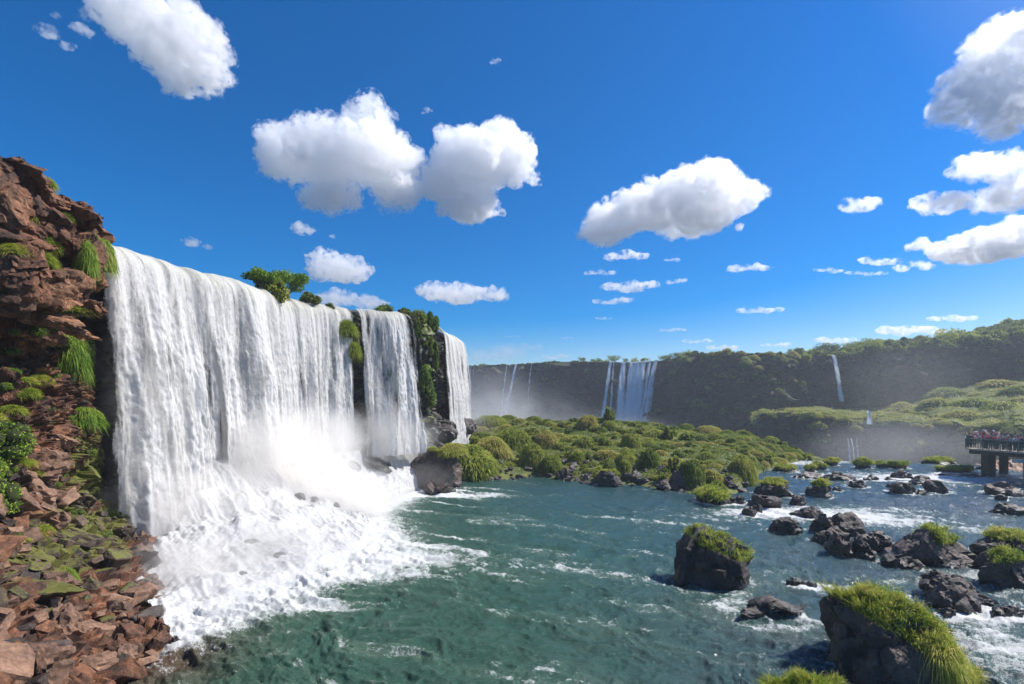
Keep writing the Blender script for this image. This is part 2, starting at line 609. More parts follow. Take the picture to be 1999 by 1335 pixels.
M['wetwall'] = rock_mat('wet_black_cliff', (.010, .010, .008), (.045, .036, .025), (.16, .10, .06), scale=.6, bump=.8, rough=.4, moss_attr='moss', mosscol=(.075, .115, .014))
M['far'] = rock_mat('far_cliff_rock', (.012, .011, .008), (.055, .038, .026), (.15, .085, .055), scale=.2, bump=1.0, rough=.85, stain=.7, moss_attr='moss', mosscol=(.026, .045, .010))
M['soil'] = rock_mat('island_ground', (.08, .10, .02), (.17, .19, .035), (.26, .24, .07), scale=1, bump=.5, rough=.9)
M['floor'] = rock_mat('gorge_ground', (.02, .024, .018), (.035, .04, .028), (.05, .05, .04), scale=.1, bump=.3, rough=.9)

M['grass'] = leaf_mat('island_grass', [(0, (.08, .12, .014)), (.3, (.21, .28, .035)), (.65, (.37, .41, .055)), (.9, (.50, .46, .12)), (1, (.46, .35, .12))], .35, .42)
M['tuft'] = leaf_mat('bright_grass', [(0, (.07, .13, .01)), (.35, (.20, .29, .025)), (.7, (.40, .44, .055)), (1, (.58, .50, .13))], .4, .15)
M['hang'] = leaf_mat('hanging_fern', [(0, (.05, .11, .01)), (.4, (.15, .27, .022)), (.75, (.32, .43, .05)), (1, (.5, .48, .11))], .35, .15)
M['leaf'] = leaf_mat('tree_leaves', [(0, (.045, .075, .012)), (.4, (.17, .23, .028)), (.75, (.36, .41, .055)), (1, (.5, .46, .10))], .45, .3)
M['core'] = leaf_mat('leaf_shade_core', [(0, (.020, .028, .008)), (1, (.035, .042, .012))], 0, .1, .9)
M['dry'] = leaf_mat('dry_stems', [(0, (.12, .07, .03)), (1, (.34, .24, .11))], .2, .1)
M['yellow'] = leaf_mat('yellow_green_leaves', [(0, (.14, .20, .015)), (1, (.42, .46, .03))], .4, .1)
mt, nt, b, _ = mat('bark')
b.inputs['Base Color'].default_value = (.06, .045, .03, 1)
b.inputs['Roughness'].default_value = .9
M['bark'] = mt


# ---------------------------------------------------------------- rocks
def hull_rock(seed, n=16, dims=(1, 1, 1), boxy=.6):
    """angular broken block: convex hull of a few points, sharp edges slightly chamfered"""
    r = np.random.default_rng(seed)
    c = np.array([[a, b_, c_] for a in (-1, 1) for b_ in (-1, 1) for c_ in (-1, 1)], float)
    c = c * (boxy + (1 - boxy) * r.random((8, 3))) + r.normal(0, .12, (8, 3))
    e = r.normal(0, 1, (n - 8, 3)) if n > 8 else np.zeros((0, 3))
    if len(e):
        e = e / np.linalg.norm(e, axis=1, keepdims=True) * (1.0 + .25 * r.random((len(e), 1)))
    p = np.concatenate([c, e]) * np.array(dims) * .5 * 1.15
    bm = bmesh.new()
    for q in p:
        bm.verts.new(q)
    bmesh.ops.convex_hull(bm, input=bm.verts)
    loose = [v for v in bm.verts if not v.link_faces]
    bmesh.ops.delete(bm, geom=loose, context='VERTS')
    bmesh.ops.dissolve_limit(bm, angle_limit=R(9), verts=bm.verts, edges=bm.edges)
    bmesh.ops.bevel(bm, geom=list(bm.edges), offset=.03 * min(dims), segments=1, affect='EDGES', clamp_overlap=True)
    bmesh.ops.triangulate(bm, faces=bm.faces)
    for _ in range(2):
        bmesh.ops.subdivide_edges(bm, edges=[e for e in bm.edges if e.calc_length() > .12 * max(dims)], cuts=1, use_grid_fill=True)
    bmesh.ops.triangulate(bm, faces=bm.faces)
    co = np.array([v.co[:] for v in bm.verts])
    nn = np.array([v.normal[:] for v in bm.verts])
    F1, F12, cid, off = voro(co / (.33 * max(dims)) + seed, seed)
    dd = .045 * fbm(co * 3.2 / max(dims) + seed, 3, seed) + .05 * ((cid[:, 0] - .5) + (off * (cid - .5) * 2).sum(1))
    for v, d_, n_ in zip(bm.verts, dd * max(dims), nn):
        v.co = v.co + Vector(n_ * d_)
    me = bpy.data.meshes.new('rock')
    bm.to_mesh(me)
    bm.free()
    return me


def lump(seed, sub=4, planes=14, dims=(1, 1, 1), rough=.10, lo=.55, facet=.12):
    """heavy river boulder: sphere cut by planes, broken by small facets and pitted"""
    r = np.random.default_rng(seed)
    v, f = ico(sub)
    v = v.copy()
    for k in range(planes):
        n = r.normal(0, 1, 3)
        n /= np.linalg.norm(n)
        d = lo + (1 - lo) * r.random() * .8
        o = np.maximum(0, v @ n - d)
        v -= o[:, None] * n * .93
    nn = v / (np.linalg.norm(v, axis=1, keepdims=True) + 1e-6)
    q = v * np.array(dims)
    s = float(np.mean(dims))
    cs = .8 if s > .9 else .45
    F1, F12, cid, off = voro(q / (cs * s) + seed * 3.7, seed)
    dd = facet * ((cid[:, 0] - .5) + (off * (cid - .5) * 2).sum(1) * 1.2) - .025 * np.exp(-F12 * 14)
    if s > .9:
        G1, G12, gid, gof = voro(q / (.3 * s) + seed, seed + 5)
        dd = dd + facet * .35 * ((gid[:, 0] - .5) + (gof * (gid - .5) * 2).sum(1))
    dd = dd + rough * fbm(q / s * 2.4 + seed, 4, seed) + rough * .35 * fbm(q / s * 11 + seed, 3, seed + 9)
    v = v + nn * dd[:, None]
    return v * np.array(dims), f


# ---------------------------------------------------------------- plants
def blades(n, base, nrm, length, width, droop, seed=0, spread=.5, seg=2, up=0.0):
    """n curved grass blades at base (n,3) growing along nrm (n,3); returns verts, faces, rnd"""
    r = np.random.default_rng(seed)
    d = nrm + r.normal(0, spread, (n, 3)) + np.array([0, 0, up])
    d /= np.linalg.norm(d, axis=1, keepdims=True) + 1e-6
    L = (length if np.ndim(length) else np.full(n, length)) * (.6 + .8 * r.random(n))
    side = np.cross(d, r.normal(0, 1, (n, 3)))
    side /= np.linalg.norm(side, axis=1, keepdims=True) + 1e-6
    w = width * (.7 + .6 * r.random(n))
    rows = []
    for k in range(seg + 1):
        t = k / seg
        c = base + d * (L * t)[:, None] + np.array([0, 0, -1.0]) * (droop * L * t * t)[:, None]
        if k < seg:
            ww = (w * (1 - .55 * t))[:, None] * side
            rows += [c - ww, c + ww]
        else:
            rows += [c]
    per = 2 * seg + 1
    V = np.stack(rows, 1).reshape(-1, 3)
    b0 = np.arange(n) * per
    quads = [np.stack([b0 + 2 * k, b0 + 2 * k + 1, b0 + 2 * k + 3, b0 + 2 * k + 2], 1) for k in range(seg - 1)]
    tri = np.stack([b0 + 2 * seg - 2, b0 + 2 * seg - 1, b0 + 2 * seg], 1)
    rn = np.repeat(r.random(n), per)
    faces = ([np.concatenate(quads)] if quads else []) + [tri]
    return V, faces, rn


def leaves(n, centers, size, seed=0, flat=.4):
    r = np.random.default_rng(seed)
    a = r.normal(0, 1, (n, 3))
    a /= np.linalg.norm(a, axis=1, keepdims=True)
    up = r.normal(0, 1, (n, 3)) * np.array([1, 1, flat])
    bdir = np.cross(a, up)
    bdir /= np.linalg.norm(bdir, axis=1, keepdims=True) + 1e-6
    s = (size * (.6 + .8 * r.random(n)))[:, None]
    V = np.stack([centers - a * s, centers + bdir * s * .5, centers + a * s, centers - bdir * s * .5], 1).reshape(-1, 3)
    i = np.arange(n) * 4
    return V, [np.stack([i, i + 1, i + 2, i + 3], 1)], np.repeat(r.random(n), 4)


def join(parts):
    """list of (V, faces list, rnd) -> one"""
    V, Fq, Ft, Rn, o = [], [], [], [], 0
    for v, fl, rn in parts:
        for f in fl:
            f = np.asarray(f) + o
            (Fq if f.shape[1] == 4 else Ft).append(f)
        V.append(v)
        Rn.append(rn)
        o += len(v)
    fl = []
    if Fq:
        fl.append(np.concatenate(Fq))
    if Ft:
        fl.append(np.concatenate(Ft))
    return np.concatenate(V), fl, np.concatenate(Rn)


def dome_pts(n, seed, dims=(1, 1, .8), low=-.15):
    r = np.random.default_rng(seed)
    z = low + (1 - low) * r.random(n)
    th = r.random(n) * 2 * math.pi
    q = np.sqrt(1 - np.clip(z, -1, 1) ** 2)
    p = np.stack([np.cos(th) * q, np.sin(th) * q, z], 1)
    lumpy = 1 + .22 * fbm(p * 1.7 + seed, 3, seed)
    return p * lumpy[:, None] * np.array(dims), p


def mound_mesh(name, seed, n=1100, dims=(1, 1, .85), length=.42, width=.022, droop=.75, m='grass', seg=2, corecol='core'):
    """rounded hummock with grass falling over it, about 2 units wide, base at 0"""
    p, nn = dome_pts(n, seed, dims)
    v, f, rn = blades(n, p * .9, nn, length, width, droop, seed, .45, seg, up=.25)
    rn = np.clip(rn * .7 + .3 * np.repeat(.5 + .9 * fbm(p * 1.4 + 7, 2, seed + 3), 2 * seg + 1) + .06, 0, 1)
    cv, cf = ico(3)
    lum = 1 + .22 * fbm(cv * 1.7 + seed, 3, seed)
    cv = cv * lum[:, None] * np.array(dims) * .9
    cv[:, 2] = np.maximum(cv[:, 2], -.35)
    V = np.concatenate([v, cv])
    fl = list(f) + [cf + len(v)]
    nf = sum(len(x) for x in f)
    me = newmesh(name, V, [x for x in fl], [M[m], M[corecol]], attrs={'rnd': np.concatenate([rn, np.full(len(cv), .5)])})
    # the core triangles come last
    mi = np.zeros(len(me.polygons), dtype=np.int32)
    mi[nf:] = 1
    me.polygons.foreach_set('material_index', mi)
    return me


def bush_mesh(name, seed, n=1500, dims=(1, 1, .8), size=.09, clumps=16, m='leaf'):
    r = np.random.default_rng(seed)
    c, _ = dome_pts(clumps, seed, dims, low=.0)
    c = c * (.45 + .5 * r.random((clumps, 1)))
    k = r.integers(0, clumps, n)
    d = r.normal(0, 1, (n, 3))
    d /= np.linalg.norm(d, axis=1, keepdims=True)
    rad = (.26 + .2 * r.random(clumps))[k]
    p = c[k] + d * (rad * r.random(n) ** .35)[:, None] * np.array([1, 1, .8])
    v, f, rn = leaves(n, p, size, seed)
    rn = np.clip(rn * .55 + np.repeat(r.random(clumps)[k], 4) * .4, 0, 1)
    parts = [(v, f, rn)]
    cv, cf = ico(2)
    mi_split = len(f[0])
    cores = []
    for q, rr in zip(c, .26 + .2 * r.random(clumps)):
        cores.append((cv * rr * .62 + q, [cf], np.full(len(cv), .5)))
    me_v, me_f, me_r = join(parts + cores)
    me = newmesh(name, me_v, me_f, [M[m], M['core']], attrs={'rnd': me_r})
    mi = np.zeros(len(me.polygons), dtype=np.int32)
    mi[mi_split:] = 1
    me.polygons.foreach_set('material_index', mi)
    return me


def tree(loc, h, w, label, seed, crown_low=.45, flat=.5, n=1800, m='leaf', group='trees standing on the plateau', lean=0.0, leafsize=None, name='tree', cat='tree'):
    """tapered trunk with limbs and a clumped crown"""
    r = np.random.default_rng(seed)
    root = addobj(name, None, loc=loc)
    tag(root, label, cat, group)
    V, Fq, o = [], [], 0
    def limb(a, b_, ra, rb):
        nonlocal o
        ax = b_ - a
        ax /= np.linalg.norm(ax)
        s = np.cross(ax, [0.3, .9, .1])
        s /= np.linalg.norm(s)
        t = np.cross(ax, s)
        ang = np.linspace(0, 2 * math.pi, 6, endpoint=False)
        ring = np.cos(ang)[:, None] * s + np.sin(ang)[:, None] * t
        V.append(a + ring * ra)
        V.append(b_ + ring * rb)
        i = np.arange(6)
        Fq.append(np.stack([i, (i + 1) % 6, (i + 1) % 6 + 6, i + 6], 1) + o)
        o += 12
    top = np.array([lean * h, 0, h * crown_low])
    tr = h * .028
    limb(np.array([0, 0, -.5]), top, tr, tr * .7)
    nl = 6
    cl = []
    for k in range(nl):
        th = 2 * math.pi * (k + r.random() * .6) / nl
        e = np.array([math.cos(th) * w * .36 * (.5 + r.random() * .6) + lean * h, math.sin(th) * w * .36 * (.5 + r.random() * .6), h * (crown_low + (1 - crown_low) * (.35 + .45 * r.random()))])
        limb(top, e, tr * .6, tr * .22)
        cl.append(e)
    addobj('trunk', newmesh('trunk', np.concatenate(V), np.concatenate(Fq), [M['bark']]), root)
    nc = 15
    ch = h * (1 - crown_low) * .5
    for k in range(nc):
        th = r.random() * 2 * math.pi
        q = math.sqrt(r.random())
        cl.append(np.array([math.cos(th) * q * w * .40 + lean * h, math.sin(th) * q * w * .40, h * (1 - (1 - crown_low) * (.45 + .42 * max(0, 1 - crown_low / .4)) * (.5 + .7 * r.random()) * (.45 + flat * q))]))
    cl = np.array(cl)
    rad = np.minimum(w * (.11 + .10 * r.random(len(cl))), ch * .9)
    k = r.integers(0, len(cl), n)
    d = r.normal(0, 1, (n, 3))
    d /= np.linalg.norm(d, axis=1, keepdims=True)
    p = cl[k] + d * (rad[k] * r.random(n) ** .4)[:, None] * np.array([1.15, 1.15, .7])
    v, f, rn = leaves(n, p, leafsize or w * .022, seed)
    rn = np.clip(rn * .5 + np.repeat(r.random(len(cl))[k], 4) * .4, 0, 1)
    addobj('crown', newmesh('crown', v, f, [M[m]], attrs={'rnd': rn}), root)
    return root

# ---------------------------------------------------------------- left cliff and rocky bank
class Plate:
    """thin plate spline through control points (px, py, value)"""
    def __init__(s, pts, lam=1e-3):
        p = np.array(pts, float)
        s.c = p[:, :2] / 500
        n = len(p)
        K = s.k(s.c[:, None] - s.c[None])
        A = np.zeros((n + 3, n + 3))
        A[:n, :n] = K + lam * np.eye(n)
        A[:n, n] = A[n, :n] = 1
        A[:n, n + 1:] = s.c
        A[n + 1:, :n] = s.c.T
        s.w = np.linalg.solve(A, np.concatenate([p[:, 2], [0, 0, 0]]))
    @staticmethod
    def k(d):
        r2 = (d ** 2).sum(-1) + 1e-9
        return r2 * np.log(r2) * .5
    def __call__(s, px, py):
        q = np.stack([px, py], -1) / 500
        K = s.k(q[..., None, :] - s.c)
        n = len(s.c)
        return K @ s.w[:n] + s.w[n] + q @ s.w[n + 1:]


def curve(pts):
    a = np.array(pts, float)
    return lambda x: np.interp(x, a[:, 0], a[:, 1])


cliffD = Plate([
    (-300, 295, 20), (-300, 640, 22), (-300, 1000, 19), (-300, 1335, 12.5),
    (0, 295, 21.5), (100, 385, 24), (205, 455, 27.0), (0, 420, 20.6), (100, 500, 23), (200, 540, 26.2), (0, 600, 20.6), (100, 625, 23.2), (180, 570, 26.5),
    (0, 650, 23.5), (100, 660, 25.6), (175, 650, 28.4), (0, 780, 22.6), (100, 780, 25.2), (180, 780, 28.3),
    (0, 900, 21.6), (90, 900, 24.0), (190, 880, 28.6), (0, 1000, 20.0), (110, 1000, 24), (200, 980, 29.0),
    (0, 1100, 17.6), (120, 1100, 21), (220, 1060, 26), (290, 1050, 28.5), (0, 1200, 15.0), (120, 1200, 17.8), (220, 1160, 21.8), (300, 1120, 25.2),
    (0, 1335, 12.8), (120, 1335, 14.4), (220, 1300, 16.8), (310, 1220, 20.2), (330, 1260, 18.7), (260, 1335, 16.2), (0, 1450, 11.2), (250, 1450, 13.8)])
topline = curve([(-400, 235), (-100, 245), (0, 298), (30, 322), (60, 356), (100, 388), (150, 402), (180, 424), (212, 448)])
rightline = curve([(440, 190), (470, 198), (520, 200), (556, 190), (572, 174), (640, 162), (700, 178), (780, 184), (860, 200), (940, 214), (985, 226), (1008, 286), (1040, 292), (1070, 300), (1100, 304), (1150, 306),
                   (1200, 314), (1240, 330), (1265, 318), (1290, 296), (1320, 262), (1360, 235), (1460, 200)])


def ctl_depth(px, py):
    return cliffD(np.maximum(px, -120), py)


nu, nv, nback = 250, 620, 14
u = np.linspace(0, 1, nu)
v_ = np.linspace(0, 1, nv)
U, V2 = np.meshgrid(u, v_, indexing='ij')
pyT = np.full(nu, 0.0)
PXg = np.zeros((nu, nv)); PYg = np.zeros((nu, nv))
for i in range(nu):
    # columns run from far left of the frame to the right outline; every row keeps its own right end
    PYg[i] = 0
top_of = lambda px: topline(px)
PY0 = 298 + V2 * (1455 - 298)
RX = rightline(np.maximum(PY0, 440))
PXg = -330 + U ** .85 * (RX + 330)
TOP = top_of(PXg)
PYg = TOP + (1455 - TOP) * V2
RX2 = rightline(np.maximum(PYg, 440))
PXg = -330 + U ** .85 * (RX2 + 330)
PYg = np.maximum(PYg, top_of(PXg))
D = ctl_depth(PXg, PYg)
G = np.stack([(PXg - 1000) * D / FOC, D, CAMZ + (HOR - PYg) * D / FOC], -1)
nr = normals_of(G)
if nr[nu // 2, nv // 2, 1] > 0:
    nr = -nr
for k in range(10):                                     # smooth the directions of the relief
    nr[1:-1, 1:-1] = (nr[:-2, 1:-1] + nr[2:, 1:-1] + nr[1:-1, :-2] + nr[1:-1, 2:]) / 4
nr /= np.linalg.norm(nr, axis=-1, keepdims=True)


def facets(p, s, amp, seed, an=(1, 1, 1), tilt=1.3, crack=.18):
    F1, F12, cid, off = voro(p / (s * np.array(an)) + 31.7 * seed, seed)
    return amp * ((cid[..., 0] - .5) + (off * (cid - .5) * 2).sum(-1) * tilt) - crack * amp * np.exp(-F12 * 12)


q = G + fbm(G * .6, 3, 4)[..., None] * .5
up = sstep(660, 600, PYg)                                # the massive upper crag
mid = sstep(600, 660, PYg) * sstep(900, 820, PYg)
low = sstep(820, 900, PYg)
disp = up * (facets(q, 2.8, 1.1, 3, (1, 1, .8)) + facets(q, 1.2, .30, 8) + facets(q, .45, .09, 9))
disp = disp + mid * (facets(q, .9, .40, 13, (1.2, 1.2, .5)) + facets(q, .4, .2, 18, (1.2, 1.2, .6)) + facets(q, .2, .08, 19))
disp = disp + low * (facets(q, 1.2, .45, 23, (1.2, 1.2, .7)) + facets(q, .5, .2, 28))
disp = disp + .06 * fbm(G * 3, 4, 6) + .35 * fbm(G * .35, 3, 7)
# the ledge over the hollow: strong undercut just below row 600
disp = disp - 1.0 * sstep(598, 622, PYg) * sstep(665, 640, PYg)
edge = sstep(1.0, .93, U)
disp = disp * (.35 + .65 * edge)
G2 = G + nr * disp[..., None]
# close the relief on the right and the top with returning walls
away = G2[-1] - np.array([0, 0, CAMZ])
away[:, 2] = 0
away /= np.linalg.norm(away, axis=1, keepdims=True)
away = away + np.array([-.45, 0, 0])
right = [G2[-1] + away * (.5 * k) + .3 * fbm(G2[-1] * .9 + k, 3, 5)[:, None] * min(k, 3) * np.array([.3, .2, .2]) + np.array([-.05 * k, 0, 0]) for k in range(1, nback)]
G3 = np.concatenate([G2, np.stack(right)], 0)
NU = G3.shape[0]
tway = G3[:, 0] * np.array([1, 1, 0])
tway /= np.linalg.norm(tway, axis=1, keepdims=True)
topb = [G3[:, 0] + tway * .7 * k + np.array([-.25 * k, 0, .1 * k]) + .1 * fbm(G3[:, 0] * .8 + k * 1.3, 3, 15)[:, None] * np.array([.2, .2, .8]) for k in range(nback, 0, -1)]
G4 = np.concatenate([np.stack(topb, 1), G3], 1)
pu = np.concatenate([PXg, np.repeat(PXg[-1:], nback - 1, 0)], 0)
pv = np.concatenate([PYg, np.repeat(PYg[-1:], nback - 1, 0)], 0)
pu = np.concatenate([np.repeat(pu[:, :1], nback, 1), pu], 1)
pv = np.concatenate([np.repeat(pv[:, :1], nback, 1), pv], 1)
moss = 1.1 * np.exp(-((pu - 185) / 75) ** 2 - ((pv - 930) / 110) ** 2) + .62 * np.exp(-((pu - 150) / 130) ** 2 - ((pv - 1050) / 70) ** 2) \
    + .45 * np.exp(-((pu - 40) / 120) ** 2 - ((pv - 1110) / 60) ** 2) + .42 * np.exp(-((pu - 70) / 110) ** 2 - ((pv - 730) / 70) ** 2) + .12
bank = addobj('rock_cliff', None, loc=(-22, 24, 0))
tag(bank, 'tall reddish brown rock cliff with fallen blocks at its foot, left of the main waterfall', 'cliff')
def rel(o):
    o.matrix_parent_inverse = o.parent.matrix_basis.inverted()
    return o
bpy.context.view_layer.update()
me = newmesh('rock_face', G4.reshape(-1, 3), gridfaces(G4.shape[0], G4.shape[1])[:, ::-1], [M['cliff']], smooth=False, attrs={'moss': moss})
face = rel(addobj('rock_face', me, bank))

# separate blocks heaped on the lower bank
Ginv = G2
blocks = []
seedm = [hull_rock(500 + k, n=8 + k % 7, dims=(1, .8 + .3 * ((k * 7) % 5) / 5, .45 + .45 * ((k * 3) % 4) / 4), boxy=.62) for k in range(22)]
for k_, m_ in enumerate(seedm):
    m_.materials.append(M['bank'])
rr = np.random.default_rng(77)
def surf_at(px, py):
    d = ctl_depth(np.array(px, float), np.array(py, float))
    return P(px, py, float(d))
cand = []
tries = 0
while len(cand) < 250 and tries < 20000:
    tries += 1
    py = 900 + 440 * rr.random() ** .8
    px = -140 + rr.random() * 480
    if px > rightline(py) - 4:
        continue
    if py < 985 and px > 130:
        continue
    d = float(ctl_depth(np.array(px), np.array(py)))
    s = (.38 + 1.15 * rr.random() ** 2.1) * (1.35 if py > 1200 and px < 150 else 1.0)
    spx = s / d * FOC
    if any((px - a) ** 2 + (py - b_) ** 2 < (.37 * (spx + c)) ** 2 for a, b_, c, *_ in cand):
        continue
    cand.append((px, py, spx, s, d))
for k, (px, py, spx, s, d) in enumerate(cand):
    me0 = seedm[k % len(seedm)]
    mossy = 1.1 * math.exp(-((px - 190) / 120) ** 2 - ((py - 1060) / 100) ** 2) + .5 * math.exp(-((px - 30) / 140) ** 2 - ((py - 1110) / 45) ** 2)
    o = rel(addobj('rock', me0, bank, loc=P(px, py, d) + np.array([0, -.12 * s, .05 * s]),
                   rot=(rr.normal(0, .4) + .12, rr.normal(.12, .42), rr.random() * 6.28), scale=(s * (1 + .35 * rr.random()), s, s * (.75 + .4 * rr.random()))))
    if rr.random() < mossy:
        o.material_slots[0].link = 'OBJECT'
        o.material_slots[0].material = M['bankmoss']
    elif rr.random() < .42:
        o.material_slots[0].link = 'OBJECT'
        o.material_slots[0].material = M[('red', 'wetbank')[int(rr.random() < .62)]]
# big named blocks that carry the look of the bank and the crag
bigs = [(60, 1300, 2.0, 1.3, 1.7, 'bank'), (130, 1235, 1.5, 1.1, 1.8, 'bank'), (95, 1150, 1.8, 1.2, 1.1, 'bank'), (40, 1095, 3.2, 1.2, .55, 'bankmoss'), (60, 1150, 3.4, 1.2, .5, 'bankmoss'),
        (215, 1040, 2.2, 1.4, 1.3, 'bankmoss'), (262, 1030, 1.9, 1.3, .9, 'bank'), (270, 1085, 1.8, 1.4, 1.2, 'bank'), (225, 1200, 1.1, .9, 1.0, 'bank'), (150, 980, 2.0, 1.2, 1.1, 'bankmoss'),
        (80, 910, 2.4, 1.3, 1.4, 'bank'), (110, 860, 1.9, 1.2, 1.0, 'bank'), (60, 960, 1.7, 1.1, 1.5, 'bank'), (100, 1015, 1.6, 1.0, 1.1, 'bank'), (240, 1280, 1.2, .9, .9, 'bank'),
        (180, 1310, 1.6, 1.1, .9, 'bank'), (298, 1105, 1.0, 1.0, .8, 'bankmoss'), (300, 1150, 1.0, .9, .9, 'bank'), (214, 900, 1.2, 1.0, 2.6, 'wetwall'), (216, 960, 1.6, 1.0, 1.2, 'wetwall')]
for k, (px, py, a, b_, c, mm) in enumerate(bigs):
    lv, lf = lump(900 + k, 4, 14, (a * .5, b_ * .5, c * .55), .05, .5, .16)
    m_ = newmesh('rock', lv, lf, [M[mm]], smooth=False)
    s = surf_at(px, py)
    rel(addobj('rock', m_, bank, loc=s + np.array([0, .1, 0]), rot=(rr.normal(0, .1), rr.normal(.1, .12), rr.normal(.3, .4))))
# blocks breaking the outline of the crag
crag = [(20, 322, 2.2, 1.6, 1.3), (62, 372, 1.8, 1.4, 1.2), (118, 402, 2.0, 1.5, 1.2), (142, 420, 1.8, 1.4, 1.5), (168, 452, 1.4, 1.3, 1.1), (150, 480, 2.2, 1.5, 1.8), (60, 440, 2.4, 1.6, 2.2),
        (20, 520, 2.6, 1.4, 2.4), (95, 560, 2.8, 1.5, 1.8), (145, 590, 2.0, 1.4, 1.0), (60, 615, 2.8, 1.4, .8), (160, 545, 1.3, 1.2, 1.6), (-40, 380, 2.6, 2, 2.2), (-60, 560, 3, 2, 2.2), (125, 640, 2.2, 1.2, .6), (60, 655, 2, 1.2, .6)]
for k, (px, py, a, b_, c) in enumerate(crag):
    lv, lf = lump(700 + k, 5, 16, (a * .56, b_ * .56, c * .56), .06, .5, .22)
    m_ = newmesh('rock', lv, lf, [M['red']], smooth=False)
    rel(addobj('rock', m_, bank, loc=surf_at(px, py) + np.array([0, .45, -.05]), rot=(rr.normal(0, .1), rr.normal(.28, .12), rr.normal(.5, .2))))

# plants on the cliff
rp = np.random.default_rng(31)
tiny = []
for k in range(46):
    py = 640 + 420 * rp.random()
    px = -40 + (rightline(py) + 20) * rp.random()
    tiny.append((px, py))
hangs = [mound_mesh('hanging_fern', 40 + k, n=2600, dims=(1, .7, 1.15), length=.5, width=.02, droop=1.1, m='hang', seg=3) for k in range(2)]
softs = [mound_mesh('cliff_grass', 44 + k, n=1700, dims=(1, .8, .7), length=.6, width=.016, droop=.7, m='tuft', seg=3) for k in range(2)]
fernbush = [bush_mesh('fern_bush', 48 + k, n=3800, dims=(1, .8, .9), size=.055, clumps=26, m='hang') for k in range(2)]
drapes = [bush_mesh('creeping_plants', 52 + k, n=4200, dims=(1, .7, 1.45), size=.06, clumps=34, m='hang') for k in range(2)]
cl_pl = [
    (188, 500, .42, .62, 'drape', 'creeping_plants', 'bushy green plants at the upper part of the fern curtain by the waterfall crest', 'creeper'),
    (182, 545, .36, .40, 'drape', 'creeping_plants', 'lower end of the green growth beside the waterfall crest', 'creeper'),
    (176, 520, .48, 1.0, 'hang', 'hanging_fern', 'thick green fern curtain hanging from the overhang right beside the waterfall crest', 'fern'),
    (205, 515, .45, 1.0, 'hang', 'hanging_fern', 'olive fern tongue at the very edge between crag and falling water', 'fern'),
    (95, 478, .5, .55, 'soft', 'grass_tuft', 'pale dry grass tuft in the middle of the upper crag', 'grass tuft'),
    (40, 497, .45, .4, 'soft', 'grass_tuft', 'pale grass tuft at the left side of the upper crag', 'grass tuft'),
    (86, 512, .5, .5, 'soft', 'grass_tuft', 'greener grass tuft below the pale one on the upper crag', 'grass tuft'),
    (94, 366, .42, .42, 'soft', 'grass_tuft', 'small grass tuft on the skyline of the crag', 'grass tuft'),
    (70, 432, .35, .5, 'soft', 'grass_tuft', 'thin dry tuft under the dark hole near the crag top', 'grass tuft'),
    (138, 432, .3, .35, 'soft', 'grass_tuft', 'dry brown tuft under the skyline block of the crag', 'grass tuft'),
    (145, 608, .7, .28, 'soft', 'creeping_plant', 'low green plants in the hollow under the overhang', 'plant'),
    (120, 672, .75, .5, 'bush', 'leafy_shrub', 'yellow green shrub at the top of the broken middle cliff', 'shrub'),
    (142, 712, .75, 1.35, 'hang', 'hanging_fern', 'large bright fern cascade hanging down the middle cliff', 'fern'),
    (172, 702, .55, 1.1, 'bush', 'leafy_shrub', 'bright leafy shrub to the right of the large fern cascade', 'shrub'),
    (85, 655, .45, .4, 'bush', 'leafy_shrub', 'small shrub left of the fern cascade below the overhang', 'shrub'),
    (168, 822, .65, .65, 'hang', 'moss_cushion', 'dark green moss cushion beside the trickle at the cliff foot', 'moss'),
    (112, 812, .4, .7, 'bush', 'leafy_shrub', 'small bright plant hanging in a cleft of the lower cliff', 'shrub'),
    (15, 876, 1.15, 1.1, 'bush', 'leafy_bush', 'large light green bush at the left edge, the upper of two', 'bush'),
    (-20, 925, .8, .7, 'bush', 'leafy_bush', 'lower skirt of the large light green bush at the left edge', 'bush'),
    (12, 985, .85, .95, 'bush', 'leafy_bush', 'vivid green bush at the left edge, the lower of two', 'bush'),
    (134, 1125, .33, .42, 'hang', 'grass_tuft', 'bright green grass tuft between the tumbled blocks of the bank', 'grass tuft'),
    (75, 1035, .2, .3, 'bush', 'leafy_plant', 'tiny bright plant above the long mossy slabs', 'plant'),
    (35, 800, .35, .3, 'soft', 'grass_tuft', 'thin yellow tuft on the broken middle cliff at left', 'grass tuft'),
    (60, 745, .4, .28, 'soft', 'grass_tuft', 'reddish yellow growth on the ledges of the middle cliff', 'grass tuft'),
    (30, 690, .4, .3, 'bush', 'leafy_plant', 'small creeping plant at the left end of the hollow', 'plant'),
    (68, 770, .3, .28, 'bush', 'leafy_plant', 'little green plant in the middle of the broken cliff', 'plant'),
    (95, 730, .28, .22, 'bush', 'leafy_plant', 'little green plant left of the large fern cascade', 'plant'),
]
for k, (px, py, sx, sz, kind, nm, lab, cat) in enumerate(cl_pl):
    src = {'hang': hangs, 'soft': softs, 'bush': fernbush, 'drape': drapes}[kind][k % 2]
    p = surf_at(px, py) + np.array([.1, -.35, -.05])
    o = addobj(nm, src, loc=p, rot=(0, 0, k * 1.3), scale=(sx * 1.2, sx, sz * 1.15))
    tag(o, lab, cat, 'plants growing on the left cliff')

